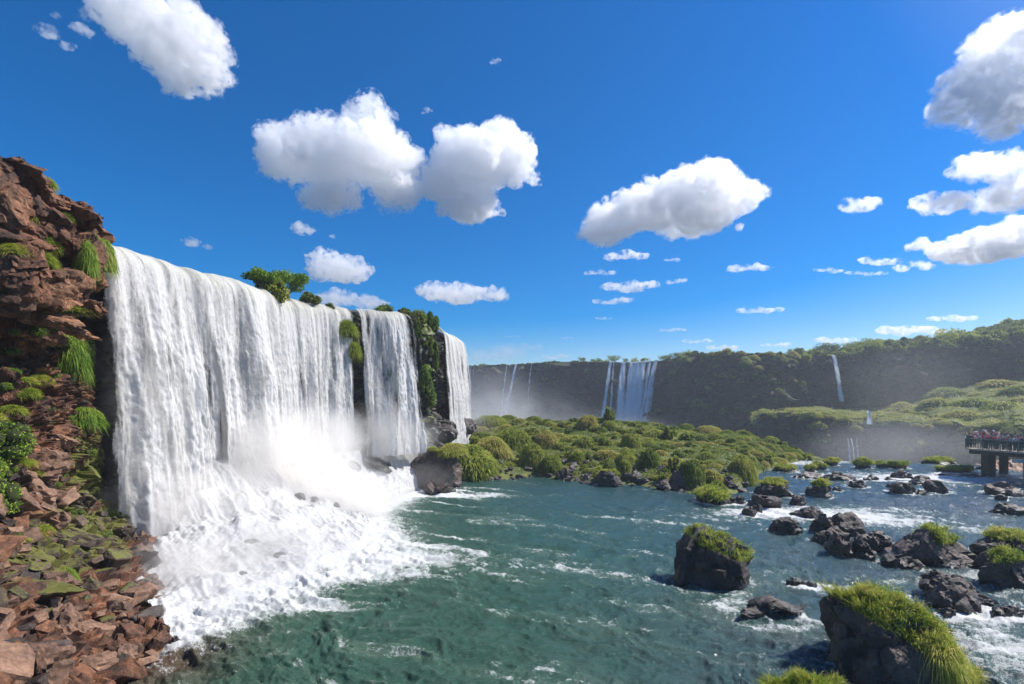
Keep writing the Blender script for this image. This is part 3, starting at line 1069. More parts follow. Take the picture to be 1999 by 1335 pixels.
for k, (px, py) in enumerate(tiny):
    kind = k % 3
    src = [fernbush[0], softs[0], fernbush[1]][kind]
    s = .16 + .28 * rp.random()
    o = addobj('small_plant', src, loc=surf_at(px, py) + np.array([.05, -.3, 0]), rot=(0, 0, k), scale=(s * 1.3, s, s))
    zone = 'just under the overhang' if py < 720 else 'on the middle ledges' if py < 860 else 'near the cliff foot'
    side = 'at the left edge' if px < 50 else 'in the middle of the cliff' if px < 120 else 'close to the falling water'
    lab = ('small leafy plant ' if kind != 1 else 'small pale grass tuft ') + zone + ', ' + side
    tag(o, lab, 'plant' if kind != 1 else 'grass tuft', lab.replace('plant', 'plants').replace('tuft', 'tufts'))

# ---------------------------------------------------------------- water and foam materials
def fall_mat(name, tint=(.70, .69, .675), lo=.33, hi=.57, fine=1.0, transl=.3):
    """white falling water: opaque froth broken by stretched gaps where the sheet thins"""
    m = bpy.data.materials.new(name)
    m.use_nodes = True
    nt = m.node_tree
    b = nt.nodes['Principled BSDF']
    out = nt.nodes['Material Output']
    s, t, c = attr(nt, 'fs'), attr(nt, 'ft'), attr(nt, 'cov')
    v1 = N(nt, 'ShaderNodeCombineXYZ', {0: math_(nt, 'MULTIPLY', s, 2.4 * fine), 1: math_(nt, 'MULTIPLY', t, .22 * fine), 2: 0.0})
    v2 = N(nt, 'ShaderNodeCombineXYZ', {0: math_(nt, 'MULTIPLY', s, 7.0 * fine), 1: math_(nt, 'MULTIPLY', t, 2.2 * fine), 2: 3.0})
    v3 = N(nt, 'ShaderNodeCombineXYZ', {0: math_(nt, 'MULTIPLY', s, 16.0 * fine), 1: math_(nt, 'MULTIPLY', t, 9.0 * fine), 2: 7.0})
    n1 = noise_tex(nt, 1, 4, .6, v1.outputs[0])
    n2 = noise_tex(nt, 1, 5, .65, v2.outputs[0])
    n3 = noise_tex(nt, 1, 3, .7, v3.outputs[0])
    a = math_(nt, 'ADD', math_(nt, 'ADD', math_(nt, 'MULTIPLY', n1, .42), math_(nt, 'MULTIPLY', n2, .33)), math_(nt, 'MULTIPLY', n3, .25))
    a = math_(nt, 'ADD', a, math_(nt, 'SUBTRACT', c, .5))
    al = ramp(nt, a, [(lo, 0), (hi, 1)])
    lipf = ramp(nt, math_(nt, 'ADD', t, math_(nt, 'MULTIPLY', n2, 2.0)), [(.9, 1), (1.0, 1)]) if False else math_(nt, 'SUBTRACT', 1.0, math_(nt, 'DIVIDE', math_(nt, 'ADD', t, math_(nt, 'MULTIPLY', n1, 1.2)), 2.6), clamp=True)
    bc = mix(nt, math_(nt, 'MULTIPLY', lipf, .8), tint, (.50, .50, .38))
    nt.links.new(bc, b.inputs['Base Color'])
    b.inputs['Roughness'].default_value = .75
    b.inputs['Specular IOR Level'].default_value = .2
    bp = N(nt, 'ShaderNodeBump', {'Strength': .45, 'Distance': .07, 'Height': math_(nt, 'ADD', n2, n3)})
    nt.links.new(bp.outputs[0], b.inputs['Normal'])
    tr = N(nt, 'ShaderNodeBsdfTranslucent', {'Color': (*tint, 1)})
    mx = N(nt, 'ShaderNodeMixShader', {0: transl, 1: b.outputs[0], 2: tr.outputs[0]})
    tp = nt.nodes.new('ShaderNodeBsdfTransparent')
    m2 = N(nt, 'ShaderNodeMixShader', {0: al, 1: tp.outputs[0], 2: mx.outputs[0]})
    nt.links.new(m2.outputs[0], out.inputs['Surface'])
    return m


M['fall'] = fall_mat('falling_water')
M['awash'] = rock_mat('awash_boulder', (.02, .02, .019), (.045, .043, .04), (.16, .16, .15), scale=1.2, bump=.5, rough=.3)
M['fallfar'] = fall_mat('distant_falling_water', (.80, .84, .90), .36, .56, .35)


def crest_curve(pts, n):
    """pts (px, Y, z): resample evenly by length"""
    w = np.array([P(a, HOR, Y) for a, Y, z in pts])
    w[:, 2] = [p[2] for p in pts]
    seg = np.r_[0, np.cumsum(np.linalg.norm(np.diff(w[:, :2], axis=0), axis=1))]
    # smooth Catmull style resample
    s = np.linspace(0, seg[-1], n)
    W = np.stack([np.interp(s, seg, w[:, k]) for k in range(3)], 1)
    ker = max(3, n // 14) | 1
    pad = np.pad(W, ((ker // 2, ker // 2), (0, 0)), mode='reflect', reflect_type='odd')
    W = np.stack([np.convolve(pad[:, k], np.ones(ker) / ker, 'valid') for k in range(3)], 1)
    tg = np.gradient(W, axis=0)
    nrm = np.stack([tg[:, 1], -tg[:, 0], np.zeros(n)], 1)
    nrm /= np.linalg.norm(nrm, axis=1, keepdims=True)
    return s, W, nrm


def curtain(W, nrm, s, zbot, cov, layer=0, throw=.42, nv=260, amp=.42, seed=0, rope=1.0):
    """one sheet of falling water hanging from the crest curve"""
    nu = len(s)
    t = np.linspace(0, 1, nv)
    zt = W[:, 2]
    drop = (zt - zbot)[:, None] * t[None]
    n0 = fbm(np.stack([s * .33, s * 0, s * 0 + seed], 1), 3, seed + 3)
    thr = throw * (1 + .75 * n0) + .03
    S = np.repeat(s[:, None], nv, 1)
    out = thr[:, None] * (np.sqrt(drop + .02)) + .25 * np.minimum(drop, 1) + .12 * layer
    back = -.9 * np.exp(-drop * 2.2)                         # the sheet bends over the lip
    q = np.stack([S * .9 * rope, drop * .09, np.full_like(S, seed + layer * 5.1)], -1)
    ropes = fbm(q, 4, seed + 11)
    q2 = np.stack([S * 3.2 * rope, drop * .5 - ropes * .6, np.full_like(S, seed + 2 + layer)], -1)
    froth = fbm(q2, 4, seed + 21)
    q3 = np.stack([S * 5, drop * 3.2, np.full_like(S, seed)], -1)
    spr = fbm(q3, 2, seed + 31)
    grow = np.minimum(1, .18 + drop * .13)
    out = out + amp * (1.7 * ropes + .30 * froth + .16 * spr) * grow + back
    Pn = W[:, None, :] + nrm[:, None, :] * out[..., None]
    Pn[..., 2] = zt[:, None] - drop + .05 * froth - .18 * np.exp(-drop * 3) * 0
    cv = cov(S, drop, t[None] + 0 * S) + .22 * fbm(np.stack([S * .55, drop * .07, S * 0 + seed * 2.3], -1), 3, seed + 51) + .16 * fbm(np.stack([S * 2.6, drop * .16, S * 0 + seed], -1), 3, seed + 61) + .20 * np.minimum(1, drop * .12) * fbm(np.stack([S * .9, drop * .42, S * 0 + seed], -1), 3, seed + 71)
    me = newmesh('water_sheet', Pn.reshape(-1, 3), gridfaces(nu, nv), [M['fall']], attrs={'fs': S + layer * 13.7, 'ft': drop - ropes * .8, 'cov': cv})
    return me


CREST = [(140, 28.2, 18.4), (196, 29.2, 18.35), (240, 30.5, 18.2), (300, 32.5, 18.15), (400, 36.0, 18.15), (500, 40.5, 18.15), (560, 45.0, 18.15), (640, 49.0, 18.2), (692, 51.3, 18.2),
         (760, 53.0, 18.25), (806, 54.6, 18.25), (850, 57.0, 18.1), (868, 66.0, 18.0), (896, 73.0, 18.0), (905, 80, 18.0)]
BASE = curve([(0, .4), (3, .8), (7, 2.0), (12, 3.2), (17, 3.8), (22, 4.0), (30, 4.2), (60, 3.0)])
sAll, WAll, NAll = crest_curve(CREST, 900)
pxAll = WAll[:, 0] / WAll[:, 1] * FOC + 1000
def s_of(px):
    return float(np.interp(px, pxAll, sAll))


# the dark wet wall behind the water, with its level top
zz = np.linspace(0, 1, 150)
si = np.linspace(0, len(sAll) - 1, 420).astype(int)
Wb, Nb, Sb = WAll[si], NAll[si], sAll[si]
drop = zz[None] * (Wb[:, 2] + 2)[:, None]
Gw = Wb[:, None, :] + Nb[:, None, :] * (-1.0 + .055 * drop)[..., None]
Gw[..., 2] = Wb[:, 2][:, None] - drop - .1
ww = facets(Gw, 2.2, .9, 41, (1, 1, .7)) + facets(Gw, .8, .4, 44, (1, 1, .6)) + .25 * fbm(Gw * .9, 4, 3)
green = np.exp(-((Sb - s_of(830)) / 2.2) ** 2) + .8 * np.exp(-((Sb - s_of(694)) / 1.0) ** 2) + .8 * np.exp(-((Sb - s_of(906)) / 3.0) ** 2)
ww = ww + (1.5 * np.exp(-((Sb - s_of(832)) / 2.4) ** 2) + 1.0 * np.exp(-((Sb - s_of(694)) / .8) ** 2))[:, None] * (.6 + .4 * np.sin(drop * .5))
ww = ww * sstep(0, .06, zz)[None] 
Gw = Gw + Nb[:, None, :] * ww[..., None]
backs = [np.concatenate([(Wb - Nb * (1.2 + 3.5 * k))[:, :2], (Wb[:, 2] - .12 + .04 * k)[:, None]], 1)[:, None, :] for k in range(8, -1, -1)]
Gw2 = np.concatenate(backs + [Gw], 1)
mo = np.concatenate([np.full((len(Sb), 9), .3), np.clip(green, 0, 1)[:, None] * (.75 - .3 * zz)[None] + .05], 1)
me = newmesh('wet_cliff', Gw2.reshape(-1, 3), gridfaces(*Gw2.shape[:2])[:, ::-1], [M['wetwall']], smooth=False, attrs={'moss': mo})
o = addobj('basalt_wall', me)
tag(o, 'long dark wet basalt wall that the main waterfalls pour over', 'cliff')


# coverage: how dense the water is along the crest (s) and down the drop
def gaps(lst):
    def f(S, drop, t):
        c = np.full_like(S, .62)
        for (s0, w, strength, d0, d1, drift) in lst:
            c = c - strength * np.exp(-((S - s0 - drift * drop) / w) ** 2) * sstep(d0 - 1.5, d0 + 1.5, drop) * sstep(d1 + 2, d1 - 2, drop)
        return c
    return f

g1 = gaps([(s_of(330), .5, .22, .3, 6, .03), (s_of(352), 1.0, .13, 1, 17, .035), (s_of(372), .55, .15, 4, 20, .03), (s_of(300), .4, .16, 0, 5, .02), (s_of(440), .5, .2, 1, 15, .0),
           (s_of(455), .35, .24, 8, 15, .0), (s_of(505), .4, .16, 2, 12, .0), (s_of(556), .35, .2, 0, 9, .01), (s_of(606), .55, .26, 0, 16, .0), (s_of(640), .4, .16, 0, 9, 0),
           (s_of(255), .8, .10, 0, 1.8, 0), (s_of(665), .4, .16, 0, 12, 0), (s_of(688), .5, .25, 6, 20, 0)])
g2 = gaps([(s_of(716), .35, .3, 0, 4, 0), (s_of(735), .5, .24, 1, 9, .01), (s_of(800), .6, .35, 0, 12, .0), (s_of(790), .4, .16, 0, 12, 0), (s_of(755), .35, .16, 5, 12, .02)])
g3 = gaps([(s_of(862), .8, .25, 0, 14, .0), (s_of(897), 1.2, .35, 0, 16, .0)])


def waterfall(px0, px1, cov, n, label, seed, nv=260, base_off=0.0, throw=.45, edge=.28):
    a, b_ = s_of(px0), s_of(px1)
    s = np.linspace(a, b_, n)
    W = np.stack([np.interp(s, sAll, WAll[:, k]) for k in range(3)], 1)
    Nn = np.stack([np.interp(s, sAll, NAll[:, k]) for k in range(3)], 1)
    Nn /= np.linalg.norm(Nn, axis=1, keepdims=True)
    W[:, 2] += .16 * fbm(np.stack([s * .9, s * 0, s * 0], 1), 4, seed)
    zb = BASE(s - s_of(196)) - .6 + base_off
    root = addobj('waterfall', None, loc=(W[0, 0], W[0, 1], 0))
    tag(root, label, 'waterfall', 'white waterfalls pouring over the near wall')
    bpy.context.view_layer.update()
    for L in range(2):
        def cv(S, drop, t, L=L):
            c = cov(S, drop, t)
            e = np.minimum(S - a, b_ - S)
            c = c - .55 * np.exp(-(e / (edge * (1 + .06 * drop))) ** 2)
            c = c + (.08 if L == 0 else -.08) + .16 * sstep(.6, 1, t)
            return c
        me = curtain(W, Nn, s, zb, cv, L, throw * (.85 if L == 0 else 1.1), nv if L else nv * 2 // 3, .34 if L == 0 else .48, seed + L * 3)
        rel(addobj('water_sheet', me, root))
    return root


waterfall(180, 688, g1, 640, 'huge white waterfall curtain along the left, from the red crag to the mossy rib', 3)
waterfall(697, 813, g2, 230, 'second white waterfall between the mossy rib and the green cliff corner', 23, nv=200)
waterfall(858, 900, g3, 120, 'narrow white waterfall behind the green cliff corner, last on the near wall', 33, nv=160, throw=.3, edge=.5)

# ---------------------------------------------------------------- churning apron of white water at the foot
INN = [(196, 28.4, .6), (240, 29.8, 1.4), (300, 32.0, 2.8), (360, 34.2, 4.6), (420, 36.5, 5.4), (500, 40.0, 6.0), (560, 44.0, 5.9), (640, 48.2, 5.0), (700, 51.0, 4.4), (800, 54.2, 4.3), (835, 55.6, 3.8), (850, 56.4, 3.4)]
OUT = [(325, GY(1235)), (345, GY(1205)), (420, GY(1188)), (520, GY(1152)), (640, GY(1115)), (722, GY(1070)), (735, GY(1035)), (722, GY(1005)), (745, GY(985)), (785, GY(970)), (805, GY(962)), (818, 52.0)]
nu, nv = 520, 300
tu = np.linspace(0, 1, nu)
inn = np.array([[(a - 1000) * Y / FOC, Y, z] for a, Y, z in INN])
outp = np.array([[(a - 1000) * Y / FOC, Y, -.25] for a, Y in OUT])
def resamp(a, n, k=25):
    L = np.r_[0, np.cumsum(np.linalg.norm(np.diff(a[:, :2], axis=0), axis=1))]
    s = np.linspace(0, L[-1], n)
    A = np.stack([np.interp(s, L, a[:, j]) for j in range(3)], 1)
    pad = np.pad(A, ((k // 2, k // 2), (0, 0)), mode='reflect', reflect_type='odd')
    return np.stack([np.convolve(pad[:, j], np.ones(k) / k, 'valid') for j in range(3)], 1)
I_, O_ = resamp(inn, nu), resamp(outp, nu)
tv = np.linspace(0, 1, nv)
A = I_[:, None] * (1 - tv)[None, :, None] + O_[:, None] * tv[None, :, None]
prof = .58 * (1 - tv) ** 2.3 + .42 * (1 - tv) ** 1.1                                     # steep at the wall, flat near the pool
zi = I_[:, 2][:, None]
A[..., 2] = zi * prof[None] + (.22 - .5 * sstep(.93, 1, tv))[None]
# stepped ledges under the water
A[..., 2] += .35 * np.sin(tv * 14 + fbm(A * .25, 2, 61)[...] * 4) * (1 - tv)[None] * sstep(0, .1, tv)[None] * np.minimum(1, zi / 3)
b1 = billow(np.stack([np.repeat(np.linspace(0, 40, nu)[:, None], nv, 1) * .6, np.repeat(np.linspace(0, 14, nv)[None], nu, 0) * .30, A[..., 2] * 0], -1), 4, 71, .55)
b2 = billow(A * np.array([1.7, 1.7, 1.0]) + 4, 4, 75, .6)
fade = sstep(1.0, .86, tv)[None]
UL = np.repeat(np.linspace(0, 40, nu)[:, None], nv, 1)
VL = np.repeat(np.linspace(0, 14, nv)[None], nu, 0)
strk = fbm(np.stack([UL * .9, VL * .16, UL * 0], -1), 4, 66)
steep = np.repeat(sstep(.65, .15, tv)[None], nu, 0)
A[..., 2] += .8 * strk * steep * sstep(0, .06, tv)[None]
A[..., 2] += (.24 * (b1 - .3) + .30 * fbm(A * np.array([.7, .7, .4]) + 9, 5, 79, .6) + .045 * (b2 - .3)) * (.25 + .75 * fade) * (.4 + .6 * sstep(0, .15, tv)[None])
holes = fbm(A * .30, 3, 91) + .35 * fbm(A * 1.6, 3, 95)
m, nt, b, out = mat('churned_foam')
pos = geo_pos(nt)
n1 = noise_tex(nt, 1.3, 8, .68, pos)
n2 = noise_tex(nt, 9, 6, .7, pos)
sv = N(nt, 'ShaderNodeCombineXYZ', {0: math_(nt, 'MULTIPLY', attr(nt, 'fs'), 3.0), 1: math_(nt, 'MULTIPLY', attr(nt, 'ft'), .8), 2: 1.0})
ns = noise_tex(nt, 1, 6, .68, sv.outputs[0])
n1b = mix(nt, attr(nt, 'steep'), (0, 0, 0), (1, 1, 1))
nm = math_(nt, 'ADD', math_(nt, 'MULTIPLY', ns, n1b), math_(nt, 'MULTIPLY', n1, math_(nt, 'SUBTRACT', 1.0, n1b)))
th = math_(nt, 'ADD', math_(nt, 'ADD', math_(nt, 'MULTIPLY', nm, .6), math_(nt, 'MULTIPLY', n2, .4)), math_(nt, 'SUBTRACT', attr(nt, 'cov'), .5))
f = ramp(nt, th, [(.34, 0), (.50, .75), (.66, 1)])
col = mix(nt, f, (.05, .075, .06), (.60, .598, .59))
nt.links.new(col, b.inputs['Base Color'])
b.inputs['Roughness'].default_value = .6
b.inputs['Specular IOR Level'].default_value = .3
b.inputs['Subsurface Weight'].default_value = 0.0
bp = N(nt, 'ShaderNodeBump', {'Strength': .45, 'Distance': .10, 'Height': math_(nt, 'ADD', n1, math_(nt, 'MULTIPLY', n2, .6))})
nt.links.new(bp.outputs[0], b.inputs['Normal'])
trn = N(nt, 'ShaderNodeBsdfTranslucent', {'Color': col})
mxs = N(nt, 'ShaderNodeMixShader', {0: .22, 1: b.outputs[0], 2: trn.outputs[0]})
nt.links.new(mxs.outputs[0], out.inputs['Surface'])
M['apron'] = m
cova = .70 + .06 * sstep(1.0, .5, tv)[None] - .26 * sstep(.15, .8, holes) - .12 * sstep(.9, 1, tv)[None] + 0 * A[..., 0]
me = newmesh('white_water', A.reshape(-1, 3), gridfaces(nu, nv), [M['apron']], attrs={'cov': cova + .28 * strk * steep, 'fs': UL, 'ft': VL, 'steep': steep})
o = addobj('white_water', me)
tag(o, 'boiling white water sliding from the foot of the waterfalls down into the green pool', 'white water', kind='stuff')
OUTLINE = O_[:, :2]

# ---------------------------------------------------------------- pool and river surface
rocks_in_water = []      # (x, y, radius) filled below before the surface is built

# ---------------------------------------------------------------- rocks standing in the water (px, py of the waterline middle, width px, height px, ...)
RK = [
    # px, py, w, h, depth ratio, kind, label
    (1416, 1150, 150, 104, .8, 'big', 'tall dark boulder with a slanting grassy top, alone in the green pool'),
    (1508, 1207, 150, 34, .35, 'long', 'low jagged rock bar awash in front of the tall grassy boulder'),
    (1560, 1143, 40, 12, .5, 'low', 'small dark rock poking from the pool right of the grassy boulder'),
    (1588, 1146, 22, 9, .5, 'low', 'tiny rock with a white wake behind it'),
    (1543, 1044, 56, 30, .8, 'lump', 'single rounded rock left of the boulder heap in the rapids'),
    (1592, 1010, 62, 19, .6, 'lump', 'flat brown rock at the upstream tip of the boulder heap'),
    (1628, 1044, 66, 38, .8, 'lump', 'biggest rounded boulder at the top of the boulder heap'),
    (1668, 1048, 60, 44, .8, 'lump', 'ridged brown boulder right of the biggest one in the heap'),
    (1612, 1062, 42, 22, .8, 'lump', 'small grey stone at the left foot of the boulder heap'),
    (1640, 1064, 50, 32, .8, 'lump', 'light grey boulder in the middle of the heap'),
    (1655, 1088, 48, 42, .9, 'lump', 'dark boulder standing at the front of the heap'),
    (1693, 1092, 44, 40, .9, 'lump', 'grey boulder beside the dark front one of the heap'),
    (1690, 1066, 32, 24, .8, 'lump', 'small round stone behind the grey front boulder'),
    (1716, 1078, 40, 30, .8, 'lump', 'pale cracked stone on the right flank of the heap'),
    (1722, 1060, 50, 20, .6, 'lump', 'low rock slab behind the pale cracked stone'),
    (1746, 1082, 38, 26, .8, 'lump', 'brown stone joining the heap to the grassy rock'),
    (1772, 1090, 44, 24, .7, 'lump', 'wet dark stone near the left foot of the grassy rock'),
    (1750, 1104, 44, 18, .6, 'lump', 'low wet stone in front of the brown joining stone'),
    (1784, 1112, 48, 20, .7, 'lump', 'lowest wet stone at the end of the boulder chain'),
    (1852, 1108, 150, 66, .6, 'big', 'wide brown rock with a bright grass clump, right of the boulder chain'),
    (1990, 1100, 130, 56, .6, 'big', 'grass topped rock cut by the right edge, behind the dark lump'),
    (1945, 1116, 48, 38, .8, 'lump', 'grey block wedged between two grassy rocks at right'),
    (1905, 1180, 215, 84, .45, 'slab', 'long slanting black rock slab reaching out of the photo at right'),
    (1890, 1196, 104, 62, .8, 'lump', 'round pitted black boulder in front of the long slab'),
    (1990, 1150, 100, 66, .7, 'big', 'grassy dark rock at the right edge above the long slab'),
    (1856, 1206, 34, 20, .7, 'low', 'small rock at the foot of the round pitted boulder'),
    (1985, 1206, 60, 20, .6, 'low', 'flat wet rock in the foam at the right edge'),
    (1522, 970, 76, 30, .8, 'big', 'grass capped rock between the island tip and the rapids'),
    (1500, 992, 62, 24, .8, 'lump', 'cracked brown rock in front of the grass capped rock'),
    (1562, 988, 34, 20, .7, 'lump', 'small pointed rock right of the grass capped rock'),
    (1468, 1006, 30, 16, .7, 'lump', 'small dark rock near the island corner, the left of a pair'),
    (1482, 1000, 22, 16, .7, 'lump', 'small dark rock near the island corner, the right of a pair'),
    (1608, 971, 54, 30, .8, 'big', 'small rock island with a grass tuft in the middle of the river'),
    (1640, 959, 19, 9, .7, 'low', 'little brown rock beside the rock with the grass tuft'),
    (1681, 952, 40, 15, .6, 'lump', 'flat brown rock alone in the blue river'),
    (1770, 964, 46, 22, .7, 'lump', 'dark humped rock in the blue river'),
    (1744, 951, 20, 7, .7, 'low', 'small low rock left of the dark humped rock'),
    (1807, 965, 26, 9, .7, 'low', 'small rock between the humped rock and the broad one'),
    (1842, 962, 50, 24, .7, 'lump', 'broad dark rock on the right of the river rocks'),
    (1812, 946, 48, 16, .6, 'lump', 'long brown rock touching the broad dark rock'),
    (1650, 939, 76, 18, .5, 'lump', 'ledge of broken brown rocks across the upper river'),
    (1590, 934, 60, 12, .5, 'low', 'low shelf of wet rock beside the island channel'),
    (1710, 938, 34, 11, .6, 'low', 'small flat rock in the upper river'),
    (1768, 935, 46, 16, .6, 'lump', 'flat topped rock in the upper rapids'),
    (1738, 938, 16, 6, .6, 'low', 'pale stone beside the flat topped rock'),
    (1975, 968, 70, 26, .6, 'lump', 'rock group against the right edge of the river'),
    (1960, 976, 24, 11, .7, 'low', 'small dark rock in front of the right edge group'),
    (1985, 1006, 64, 22, .6, 'lump', 'flat brown boulder at the right edge, midway down the river'),
    (1692, 914, 34, 16, .7, 'big', 'grass tufted rock on the brink of the river drop, the widest of three'),
    (1729, 913, 26, 12, .7, 'big', 'small grass tufted rock on the brink, middle of three'),
    (1763, 915, 42, 13, .7, 'big', 'grass tufted rock on the brink, right of three'),
    (1540, 921, 52, 12, .7, 'big', 'round grassy rock beside the island tip'),
    (1585, 920, 22, 10, .7, 'big', 'small yellowish tufted rock behind the wet shelf'),
    (1606, 917, 24, 13, .7, 'big', 'small green tufted rock next to the yellowish one'),
    (1628, 908, 26, 12, .7, 'big', 'grass tuft rock at the left end of the brink'),
    (1848, 905, 62, 10, .7, 'big', 'bushy rock left of the viewing platform'),
    (1882, 922, 60, 10, .7, 'big', 'lower bushy rock in front of the viewing platform'),
    (1890, 931, 84, 6, .4, 'low', 'long thin rock shelf below the viewing platform'),
    (1930, 916, 30, 8, .5, 'low', 'reddish stone at the foot of the platform pier'),
    (1402, 984, 76, 26, .9, 'big', 'dark rock crowned by a bright grass dome at the island corner'),
    (1444, 984, 36, 16, .7, 'lump', 'tumbled stones beside the grass domed rock'),
    (1190, 947, 46, 26, .9, 'big', 'dark grassy boulder on the near shore of the island'),
    (697, 992, 48, 13, .7, 'lump', 'dark rock awash at the edge of the white water, the upper one'),
    (702, 1047, 26, 14, .8, 'lump', 'small round rock at the edge of the white water, the lower one'),
    (672, 1037, 30, 8, .7, 'low', 'flat rock beside the small round one in the foam'),
    (850, 965, 66, 26, .7, 'lump', 'low dark rock with spray around it in front of the mossy headland'),
    (336, 1258, 30, 14, .7, 'low', 'reddish wet stone just off the left bank'),
]
TUFTS = []
rock_objs = []
for k, (px, py, w, h, dr, kind, lab) in enumerate(RK):
    Y = float(GY(py))
    W_, H_ = w * Y / FOC, h * Y / FOC
    sub = 5 if w > 90 else 4 if w > 30 else 3
    near = w > 90
    sink = .35 * H_ + .15
    dims = (W_ * .54, W_ * .54 * dr + .1, (H_ + sink) * .62)
    lv, lf = lump(1300 + k, sub, 16 if kind != 'low' else 8, dims, .07 if kind != 'long' else .2, .56, .17 if near else .22)
    if k == 1:
        lv[:, 2] += .28 * np.sin(lv[:, 0] * 3.1 + 1) + .15
    if k == 0:
        lv[:, 2] -= .36 * (lv[:, 0] / W_) * H_ * sstep(0, 1, lv[:, 2] / H_ + .3)
    if kind == 'long':
        lv[:, 2] = lv[:, 2] * .55
        lv[:, 1] = lv[:, 1] * .8
    if kind == 'slab':
        lv[:, 2] = lv[:, 2] * .5 - .26 * lv[:, 0]
        H_ = 1.25
    x0, y0 = (px - 1000) * Y / FOC, Y + dims[1] * .7
    zmax = lv[:, 2].max()
    zoff = H_ * (1 if kind != 'slab' else 1.0) - zmax
    lv[:, 2] += zoff
    lv[:, 1] += 0
    o = addobj('river_rock', newmesh('river_rock', lv, lf, [M['dark']], smooth=False), loc=(x0, y0, 0))
    tag(o, lab, 'rock', 'dark rocks standing in the river')
    rock_objs.append((o, lv, kind, W_, H_, x0, y0, lab))
    rocks_in_water.append((x0, y0, W_ * .5))

# the great foreground boulder at lower right
fg = []
Yb = 15.5
lv, lf = lump(79, 6, 9, (2.35, 2.2, 2.6), .08, .74, .15)
lv[:, 2] += -.50 * lv[:, 0] * sstep(-.5, 1.5, lv[:, 2])
cx = (1772 - 1000) * 16.9 / FOC
lv[:, 2] += 2.45 - lv[:, 2][np.abs(lv[:, 0] + 1.4) < .5].max()
o = addobj('river_rock', newmesh('river_rock', lv, lf, [M['dark']], smooth=False), loc=(cx, Yb + 1.4, 0))
tag(o, 'great dark foreground boulder covered by long bright grass, lower right', 'boulder')
fg.append((o, lv, cx, Yb + 1.4))
rocks_in_water.append((cx, Yb + 1.4, 2.3))
Yb2 = 14.6
lv2, lf2 = lump(78, 5, 12, (1.3, 1.0, 1.1), .07, .6, .14)
cx2 = (1590 - 1000) * Yb2 / FOC
lv2[:, 2] += 1.0 - lv2[:, 2].max()
o2 = addobj('river_rock', newmesh('river_rock', lv2, lf2, [M['dark']], smooth=False), loc=(cx2, Yb2 + .3, 0))
tag(o2, 'rock under dry yellow grass, cut by the bottom edge of the photo', 'rock')
fg.append((o2, lv2, cx2, Yb2 + .3))

# ---------------------------------------------------------------- the water itself
rows = []
py = 1520.0
pys = 780 + 9000 / np.linspace(0, 1, 2)[:0] if False else None
pyr = np.concatenate([np.linspace(1560, 1010, 300), np.linspace(1008, 899, 150)])
YR = GY(pyr)
PXC = np.linspace(-60, 2560, 860)
PXG, YG = np.meshgrid(PXC, YR, indexing='ij')
# the far brink of the river on the right
brink = curve([(1400, 82), (1500, 82), (1560, 80), (1620, 76), (1700, 73.5), (1800, 72), (1900, 71), (2600, 68)])
Yb_ = np.minimum(YG, brink(PXG))
X = (PXG - 1000) * Yb_ / FOC
pw = np.stack([X, Yb_, np.zeros_like(X)], -1)
from_fall = np.full(X.shape, 1e3)
for i in range(0, len(OUTLINE), 6):
    from_fall = np.minimum(from_fall, np.hypot(X - OUTLINE[i, 0], Yb_ - OUTLINE[i, 1]))
warp = fbm(pw * .35, 3, 3)[..., None] * np.array([.8, .8, 0])
rip = lambda p, s, seed: 1 - np.abs(fbm(p * s, 3, seed)) * 2.6
ang = R(28)
rot = np.stack([pw[..., 0] * math.cos(ang) - pw[..., 1] * math.sin(ang), pw[..., 0] * math.sin(ang) + pw[..., 1] * math.cos(ang), pw[..., 2]], -1) + warp
h = .13 * rip(rot * np.array([.75, 1.25, 1]), .8, 5) + .075 * rip(rot * np.array([.8, 1.3, 1]), 2.1, 9) + .034 * rip(rot, 4.8, 14)
agit = .55 + .8 * np.exp(-from_fall / 7) + .35 * sstep(1150, 1500, PXG)
h = (h - .1) * agit * np.clip(.6 + 12 / Yb_, 0, 1.2)
foam = 1.05 * np.exp(-np.maximum(from_fall - .5, 0) / 1.7)
# foam tongues drifting from the falls
def tongue(px, py, lx, ly, a, slant=0.0):
    Y = GY(py)
    x = (px - 1000) * Y / FOC
    dx, dy = X - x, Yb_ - Y
    dy = dy - slant * dx
    return a * np.exp(-(dx / lx) ** 2 - (dy / ly) ** 2)
foam = foam + tongue(900, 967, 5.5, .9, .75, -.05) + tongue(850, 958, 4.0, 2.0, .5) + tongue(700, 1095, 5.0, 1.6, .58, .12) + tongue(820, 1090, 4.5, 1.6, .30, .1) + tongue(1000, 1115, 8, 2.2, .17, .05) \
    + tongue(740, 1060, 3, 2.4, .3) + tongue(480, 1200, 3.5, .9, .35, .2) + tongue(660, 1130, 3.5, .8, .35, .2) \
    + tongue(1810, 932, 9.5, 2.2, .62) + tongue(1930, 940, 9, 3.5, .42) + tongue(1700, 925, 9, 2.5, .30) + tongue(1650, 1000, 7, 3.0, .34) + tongue(1560, 1003, 5, 1.8, .45) + tongue(1480, 1000, 4, 1.6, .32) \
    + tongue(1760, 1020, 6, 2.6, .36, -.2) + tongue(1440, 980, 3, 1.2, .35) + tongue(1950, 1240, 2.6, 2.2, .36, -.2) + tongue(1900, 1200, 2.0, .8, .35) + tongue(1620, 1148, 1.3, .3, .65) \
    + tongue(1400, 1190, 2.6, 1.1, .16) + tongue(1530, 1230, 1.8, .8, .22) + tongue(1300, 1020, 8, 4, .13) + tongue(1550, 905, 5, 3, .4) + tongue(1680, 902, 12, 2.2, .42) + tongue(1980, 1300, 2.5, 2.0, .32) + tongue(330, 1250, 1.2, 1.2, .3)
